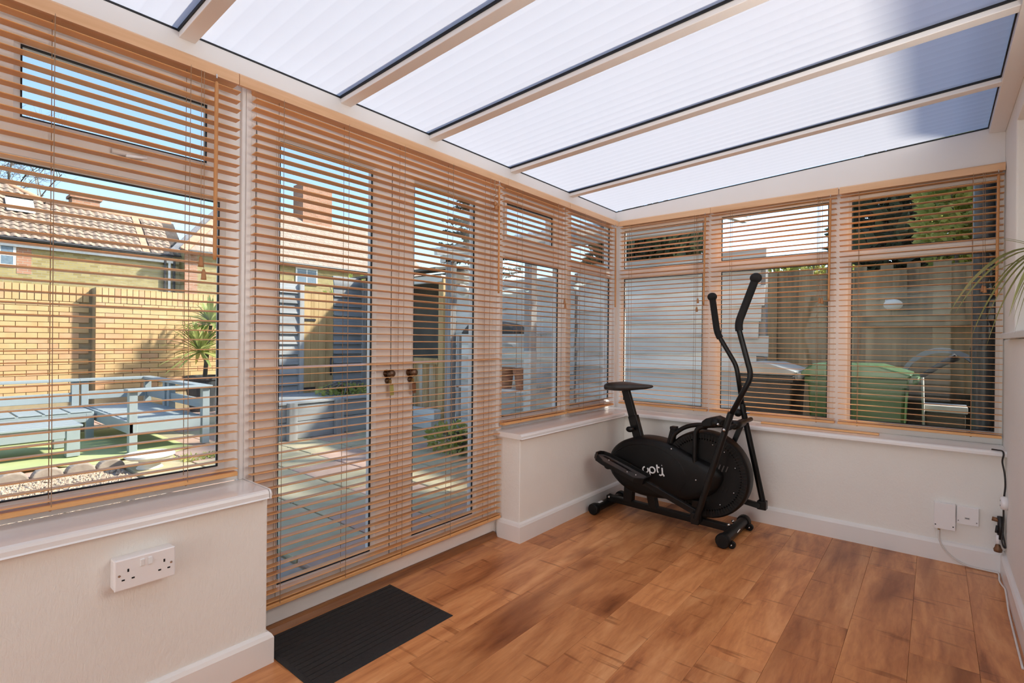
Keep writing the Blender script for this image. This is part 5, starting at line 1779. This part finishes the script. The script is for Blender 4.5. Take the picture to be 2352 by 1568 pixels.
bush('hazel_bush', (-9.5, 6.6, 1.5), (1.0, 1.0, 1.0), 1500, 0.13, 'ivy_leaf', 'loose green bush behind the grey fence and plank door', 'bush', 41, -0.1)
bush('ivy_mass', (0.28, 6.05, 2.35), (0.42, 0.35, 0.75), 5200, 0.085, 'ivy_leaf', 'sunlit yellow green ivy above the brown fence', 'ivy', 42, -0.075)
bush('ivy_mass', (-1.15, 6.10, 1.86), (0.55, 0.25, 0.14), 900, 0.07, 'ivy_leaf', 'low trail of ivy along the top of the brown fence', 'ivy', 43, -0.075)
bush('evergreen_bush', (-0.15, 8.0, 2.2), (0.85, 0.7, 1.5), 5200, 0.20, 'hedge_leaf', 'dark shaded evergreen behind the brown fence', 'bush', 44, -0.1)
bush('evergreen_bush', (-3.3, 7.2, 2.0), (0.9, 0.8, 1.1), 3600, 0.20, 'hedge_leaf', 'dark evergreen behind the grey board fence', 'bush', 45, -0.1)


# ---------------------------------------------------------------- fences and timber store
def waney_fence(root, x0, x1, y, z0, z1, bh, mat, seed, ragged=0.0):
    rt = random.Random(seed)
    z = z0
    while z < z1:
        h = bh * rt.uniform(0.9, 1.15)
        n = 10
        xa, xb = x0 - rt.uniform(0, 0.02), x1 + rt.uniform(-ragged, ragged)
        vs = []
        a1, a2 = rt.random() * 6, rt.random() * 6
        for i in range(n + 1):
            t = i / n
            xx = xa + (xb - xa) * t
            low = z + 0.010 * sin(t * 7 + a1) + 0.006 * sin(t * 17 + a2)
            top = z + h + 0.02
            vs += [(xx, y, low), (xx, y + 0.022, top), (xx, y + 0.034, top), (xx, y + 0.014, low)]
        fs = []
        for i in range(n):
            a = i * 4
            for k in range(4):
                k2 = (k + 1) % 4
                fs.append((a + k, a + k2, a + 4 + k2, a + 4 + k))
        fs += [(3, 2, 1, 0), (n * 4, n * 4 + 1, n * 4 + 2, n * 4 + 3)]
        MB().add(vs, fs).build('board', mat, root, loc=((xa + xb) / 2, y, z))
        z += h


f1 = empty('board_fence', (-2.9, 4.76, -0.075), 'weathered grey fence of overlapping horizontal boards outside the corner windows', 'fence')
waney_fence(f1, -2.98, -1.14, 4.74, -0.05, 1.80, 0.150, 'fence_grey', 61, 0.05)
waney_fence(f1, -4.83, -3.02, 4.74, -0.05, 1.80, 0.150, 'fence_grey', 62)
for px in (-4.84, -3.0, -1.16):
    MB().box(px - 0.04, px + 0.04, 4.775, 4.855, -0.075, 1.86).build('fence_post', 'fence_grey_z', f1)
f2 = empty('board_fence', (-0.2, 5.6, -0.075), 'tall brown vertical board fence behind the wheelie bins', 'fence')
rt = random.Random(70)
x = -2.2
while x < 1.6:
    w = rt.uniform(0.085, 0.12)
    MB().box(x, x + w + 0.004, 5.60 + rt.uniform(-0.010, 0.010), 5.622, -0.06, 1.80 + rt.uniform(-0.03, 0.03)).build('board', 'fence_brown', f2, loc=(x + w / 2, 5.6, 0.8))
    x += w
for zz in (0.35, 1.05, 1.60):
    MB().box(-2.2, 1.6, 5.628, 5.675, zz, zz + 0.07).build('fence_rail', 'fence_brown', f2)
MB().box(-0.5, 1.0, 5.50, 5.585, 1.28, 1.36).build('fence_rail', 'fence_brown', f2)
# grey lap fence with a plank door, seen through the left leaf
f3 = empty('lap_fence', (-6.6, 4.2, -0.075), 'grey lap fence panels on both sides of the pale plank door', 'fence')
rt = random.Random(80)
for (ya_, yb_, zt_) in ((2.60, 3.52, 1.80), (4.04, 4.50, 1.90)):
    z = -0.03
    while z < zt_:
        MB().add([(-6.56, ya_, z), (-6.60, ya_, z + 0.16), (-6.62, ya_, z + 0.16), (-6.58, ya_, z), (-6.56, yb_, z), (-6.60, yb_, z + 0.16), (-6.62, yb_, z + 0.16), (-6.58, yb_, z)],
                 [(3, 2, 1, 0), (4, 5, 6, 7), (0, 1, 5, 4), (1, 2, 6, 5), (2, 3, 7, 6), (3, 0, 4, 7)]).build('board', 'lap_grey', f3, loc=(-6.6, (ya_ + yb_) / 2, z))
        z += 0.135
    MB().box(-6.64, -6.54, yb_, yb_ + 0.06, -0.075, zt_ + 0.06).build('fence_post', 'fence_grey_z', f3)
pd = empty('plank_door', (-6.58, 3.80, -0.02), 'pale pine plank door in the grey fence with black hinges', 'door')
for k in range(4):
    MB().box(-6.60, -6.575, 3.585 + k * 0.112, 3.585 + k * 0.112 + 0.108, 0.0, 1.76).build('plank', 'new_pine', pd, loc=(-6.59, 3.64 + k * 0.112, 0.8))
for zz in (0.45, 1.38):
    MB().bar((-6.57, 3.585, zz), (-6.57, 3.76, zz), 0.012, 0.030).build('hinge', 'gutter_black', pd)
MB().tube(bez((-6.57, 4.0, 0.62), (-6.53, 3.97, 0.70), (-6.53, 3.97, 0.80), (-6.57, 4.0, 0.86), 8), 0.012, 6).build('handle', 'gutter_black', pd)
# raised sleeper bed
rb = empty('raised_bed', (-5.9, 3.7, -0.02), 'raised timber planting bed in front of the plank door', 'planter')
for zz in (0.0, 0.20):
    MB().box(-5.66, -5.60, 2.75, 4.40, zz + GZ, zz + GZ + 0.195).build('sleeper', 'lap_grey', rb, loc=(-5.63, 3.5, zz), bevel=0.006)
    MB().box(-6.40, -5.67, 2.75, 2.81, zz + GZ, zz + GZ + 0.195).build('sleeper', 'fence_grey', rb, loc=(-6.0, 2.78, zz), bevel=0.006)
for yy in (2.86, 3.45, 4.25):
    MB().box(-5.595, -5.53, yy, yy + 0.10, GZ, 0.40).build('stake', 'fence_grey_z', rb, bevel=0.004)
MB().box(-6.45, -5.58, 2.72, 4.45, 0.378, 0.405).build('coping', 'lap_grey', rb, bevel=0.005)
MB().box(-6.38, -5.68, 2.82, 4.38, 0.30, 0.379).build('soil', 'earth', rb)
bush('low_groundcover', (-6.0, 3.9, 0.44), (0.30, 0.42, 0.07), 900, 0.05, 'ivy_leaf', 'low green plants growing in the raised timber bed', 'plants', 46, 0.40)

# timber shed front, right leaf
sh = empty('timber_shed', (-5.5, 4.9, GZ), 'open fronted timber shed with a pale pine post and peeling lower boards', 'shed')
MB().box(-5.02, -4.93, 4.60, 4.69, GZ, 1.93).build('post', 'new_pine', sh, loc=(-4.97, 4.65, 1.0), bevel=0.003)
MB().box(-6.75, -6.66, 4.60, 4.69, GZ, 1.93).build('post', 'new_pine', sh, loc=(-6.7, 4.65, 1.0), bevel=0.003)
x = -6.65
rt = random.Random(90)
while x < -5.04:
    w = 0.13
    MB().box(x, min(x + w - 0.006, -5.03), 4.625, 4.65, 0.03, 0.80).build('lower_board', 'worn_board', sh, loc=(x + w / 2, 4.64, 0.4))
    x += w
MB().box(-6.66, -5.02, 4.59, 4.66, 0.80, 0.88).build('rail', 'new_pine', sh, loc=(-5.9, 4.62, 0.84))
MB().box(-6.70, -4.95, 4.58, 4.66, 1.88, 1.97).build('head_beam', 'fence_grey', sh, loc=(-5.9, 4.62, 1.9))
MB().box(-6.74, -4.96, 5.2, 5.25, 0.0, 2.10).build('rear_wall', 'shade_board', sh)
MB().box(-6.76, -6.72, 4.69, 5.25, 0.0, 2.08).build('side_wall', 'shade_board', sh)
MB().box(-5.00, -4.96, 4.69, 5.25, 0.0, 2.08).build('side_wall', 'shade_board', sh)
MB().add([(-6.9, 4.45, 2.02), (-4.92, 4.45, 2.02), (-4.92, 5.40, 2.16), (-6.9, 5.40, 2.16), (-6.9, 4.45, 2.05), (-4.92, 4.45, 2.05), (-4.92, 5.40, 2.19), (-6.9, 5.40, 2.19)], [(0, 1, 2, 3), (7, 6, 5, 4), (0, 4, 5, 1), (1, 5, 6, 2), (2, 6, 7, 3), (3, 7, 4, 0)]).build('roof', 'shade_board', sh)
for zz in (0.02, 0.14):
    MB().box(-6.45, -4.95, 4.42 + zz * 0.4, 4.60, zz + GZ - 0.02, zz + GZ + 0.10).build('step_sleeper', 'fence_grey', sh, loc=(-5.6, 4.5, zz), bevel=0.008)
# outdoor lamp, and a small white body on the brown fence
def lamp(loc, label, r=0.085):
    l = empty('outdoor_lamp', loc, label, 'lamp', None)
    c = Vector(loc)
    MB().box(c.x - 0.04, c.x + 0.04, c.y - 0.03, c.y, c.z, c.z + 0.07).build('bracket', 'white_paint', l, bevel=0.004)
    MB().ball(c + Vector((0.02, -0.085, 0.02)), r, 16, 10, (1.15, 0.75, 0.8)).build('shade', 'white_stone', l, smooth=True)


lamp((-4.66, 4.748, 1.74), 'white outdoor lamp on the grey boards beside the shed')
lamp((-0.30, 5.59, 1.44), 'small white rounded body on the brown board fence', 0.06)
# lean-to with clear corrugated roof, shelf and pots
lt = empty('plant_shelter', (-3.6, 4.3, GZ), 'lean-to plant shelter with a pale post, shelves and clear corrugated roof', 'shelter')
MB().box(-3.205, -3.115, 4.10, 4.19, GZ, 2.06).build('post', 'fence_grey_z', lt, loc=(-3.16, 4.15, 1.0), bevel=0.003)
MB().box(-3.208, -3.112, 4.097, 4.193, GZ, 1.02).build('post_sleeve', 'white_stone', lt, bevel=0.003)
MB().box(-4.36, -4.27, 4.10, 4.19, GZ, 2.06).build('post', 'fence_grey_z', lt, loc=(-4.3, 4.15, 1.0), bevel=0.003)
MB().box(-4.45, -1.30, 4.10, 4.16, 2.02, 2.10).build('beam', 'fence_grey', lt, loc=(-2.9, 4.13, 2.06))
for k in range(6):
    xx = -4.4 + k * 0.62
    MB().bar((xx, 3.98, 2.115), (xx, 4.80, 2.20), 0.045, 0.05).build('batten', 'fence_grey_y', lt, loc=(xx, 4.4, 2.15))
vs, fs = [], []
NC = 160
for yy, zz in ((3.92, 2.135), (4.85, 2.232)):
    for k in range(NC + 1):
        vs.append((-4.5 + 3.25 * k / NC, yy, zz + 0.016 + 0.012 * sin(k * 2 * pi / 4)))
for k in range(NC):
    fs.append((k, k + 1, NC + 2 + k, NC + 1 + k))
MB().add(vs, fs).build('corrugated_roof', 'corrugated_clear', lt, smooth=True)
for zz, d in ((0.585, 0.0), (1.17, 0.06), (0.20, 0.0)):
    for j in range(3):
        MB().box(-4.26, -3.21, 4.17 + j * 0.115, 4.17 + j * 0.115 + 0.105, zz, zz + 0.022).build('shelf_board', 'fence_grey', lt, loc=(-3.7, 4.2 + j * 0.1, zz))
for px in (-4.24, -3.26):
    MB().box(px, px + 0.04, 4.17, 4.21, GZ, 1.17).build('shelf_leg', 'fence_grey_z', lt)
pp = [(0.0, 0.0), (0.078, 0.0), (0.100, 0.17), (0.112, 0.172), (0.114, 0.225), (0.102, 0.225), (0.096, 0.19), (0.0, 0.19)]
for xx, lab in ((-3.60, 'left terracotta flowerpot on the shelter shelf'), (-3.34, 'right terracotta flowerpot on the shelter shelf')):
    o = MB().lathe(pp, (xx, 4.27, 0.607), 24).build('flowerpot', 'terracotta', loc=(xx, 4.27, 0.607))
    smooth_by_angle(o)
    tag(o, lab, 'flowerpot', 'terracotta flowerpots on the shelf')
o = MB().prism([(-4.22, 1.195), (-3.45, 1.195), (-3.38, 1.215), (-3.52, 1.30), (-3.75, 1.335), (-4.10, 1.30)], 4.20, 4.46, 1).build('folded_tarpaulin', 'dark_pot', loc=(-3.8, 4.3, 1.195), bevel=0.02)
tag(o, 'dark folded tarpaulin on the upper shelter shelf', 'tarpaulin')
bush('mossy_plants', (-3.75, 3.75, 0.10), (0.45, 0.22, 0.16), 1000, 0.06, 'ivy_leaf', 'low mossy plants on the ground by the plant shelter', 'plants', 47, GZ)

# ---------------------------------------------------------------- wheelie bins
def wheelie(x0, x1, y0, y1, h, body, lid, label):
    z0 = -0.075
    b = empty('wheelie_bin', ((x0 + x1) / 2, (y0 + y1) / 2, z0), label, 'bin')
    t = 0.06
    zt = z0 + h * 0.90
    vs = [(x0 + t, y0 + t, z0 + 0.02), (x1 - t * 1.4, y0 + t, z0 + 0.02), (x1 - t * 1.4, y1 - t, z0 + 0.02), (x0 + t, y1 - t, z0 + 0.02), (x0 + 0.015, y0 + 0.015, zt), (x1 - 0.05, y0 + 0.015, zt), (x1 - 0.05, y1 - 0.015, zt), (x0 + 0.015, y1 - 0.015, zt)]
    MB().add(vs, [(0, 3, 2, 1), (4, 5, 6, 7), (0, 1, 5, 4), (1, 2, 6, 5), (2, 3, 7, 6), (3, 0, 4, 7)]).build('body', body, b, bevel=0.02, seg=3)
    MB().box(x0, x1 - 0.04, y0, y1, zt - 0.05, zt).build('rim', body, b, bevel=0.008)
    l = MB().prism([(x0 - 0.02, zt + 0.002), (x1 - 0.04, zt + 0.002), (x1 - 0.02, zt + 0.03), (x1 - 0.10, zt + 0.055), (x1 - 0.20, zt + 0.085), (x0 + 0.05, zt + 0.085), (x0 - 0.02, zt + 0.03)], y0 - 0.012, y1 + 0.012, 1).build('lid', lid, b, bevel=0.012, seg=3)
    MB().tube([(x1 - 0.005, y0 + 0.03, zt - 0.01), (x1 - 0.005, y1 - 0.03, zt - 0.01)], 0.016, 10).build('handle', lid, b, smooth=True)
    for yy in (y0 + 0.08, y1 - 0.08):
        MB().box(x1 - 0.06, x1 + 0.005, yy - 0.02, yy + 0.02, zt - 0.03, zt + 0.02).build('hinge', lid, b, bevel=0.004)
        MB().lathe([(0, -0.02), (0.09, -0.02), (0.095, 0.0), (0.09, 0.02), (0, 0.02)], (x1 - 0.10, yy - 0.02 if yy < (y0 + y1) / 2 else yy + 0.02, z0 + 0.095), 20, 1).build('wheel', 'tyre', b)
    return b


wheelie(-0.70, -0.085, 4.06, 4.62, 1.08, 'bin_green', 'bin_lid_green', 'green wheelie bin with its lid shut outside the far windows')
wheelie(-1.16, -0.74, 4.12, 4.66, 1.07, 'bin_grey', 'bin_lid_grey', 'dark wheelie bin with a pale grey lid beside the green bin')
# clutter right of the bins
ac = empty('arched_shelter', (0.05, 5.0, -0.075), 'blue grey arched plastic shelter behind the wheelie bin', 'shelter')
vs, fs = [], []
NA = 18
for i, (yy, r) in enumerate(((4.78, 0.265), (5.25, 0.265))):
    for rr in (r, r - 0.03 if yy < 5 else r - 0.03):
        for k in range(NA + 1):
            a = pi * k / NA
            vs.append((0.045 + rr * cos(a) * 0.98, yy, 0.80 + rr * sin(a) * 1.12 if 0 < k < NA else -0.075))
M1 = NA + 1
for k in range(NA):
    fs += [(k, k + 1, 2 * M1 + k + 1, 2 * M1 + k), (M1 + k + 1, M1 + k, 3 * M1 + k, 3 * M1 + k + 1), (k, M1 + k, M1 + k + 1, k + 1), (2 * M1 + k + 1, 3 * M1 + k + 1, 3 * M1 + k, 2 * M1 + k)]
MB().add(vs, fs).build('shell', 'slate_blue', ac, smooth=False)
MB().box(-0.20, 0.29, 5.20, 5.23, -0.07, 0.75).build('back_panel', 'shade_board', ac)
tag(MB().tube([(-0.135, 4.72, 0.84), (0.035, 4.73, 0.98), (0.120, 4.74, 1.04)], [0.014, 0.020, 0.030], 10).build('black_pole', 'gutter_black', loc=(-0.135, 4.70, 0.77), smooth=True), 'thick black pole leaning by the arched shelter', 'pole')
tag(MB().tube([(-0.035, 4.36, -0.075), (-0.05, 4.40, 0.45), (-0.062, 4.43, 0.90)], 0.008, 8).build('garden_cane', 'white_stone', loc=(-0.035, 4.36, -0.075), smooth=True), 'thin pale garden cane beside the green bin', 'cane')
tag(MB().box(-0.06, 0.17, 4.45, 4.66, 0.671, 0.715).build('grey_plank', 'fence_grey', loc=(0.05, 4.55, 0.671), bevel=0.005), 'short grey plank resting in front of the arched shelter', 'plank')
tag(MB().box(-0.05, 0.16, 4.47, 4.64, -0.075, 0.670).build('log_box', 'shade_board', loc=(0.05, 4.55, -0.075), bevel=0.01), 'dark box carrying the short grey plank', 'box')
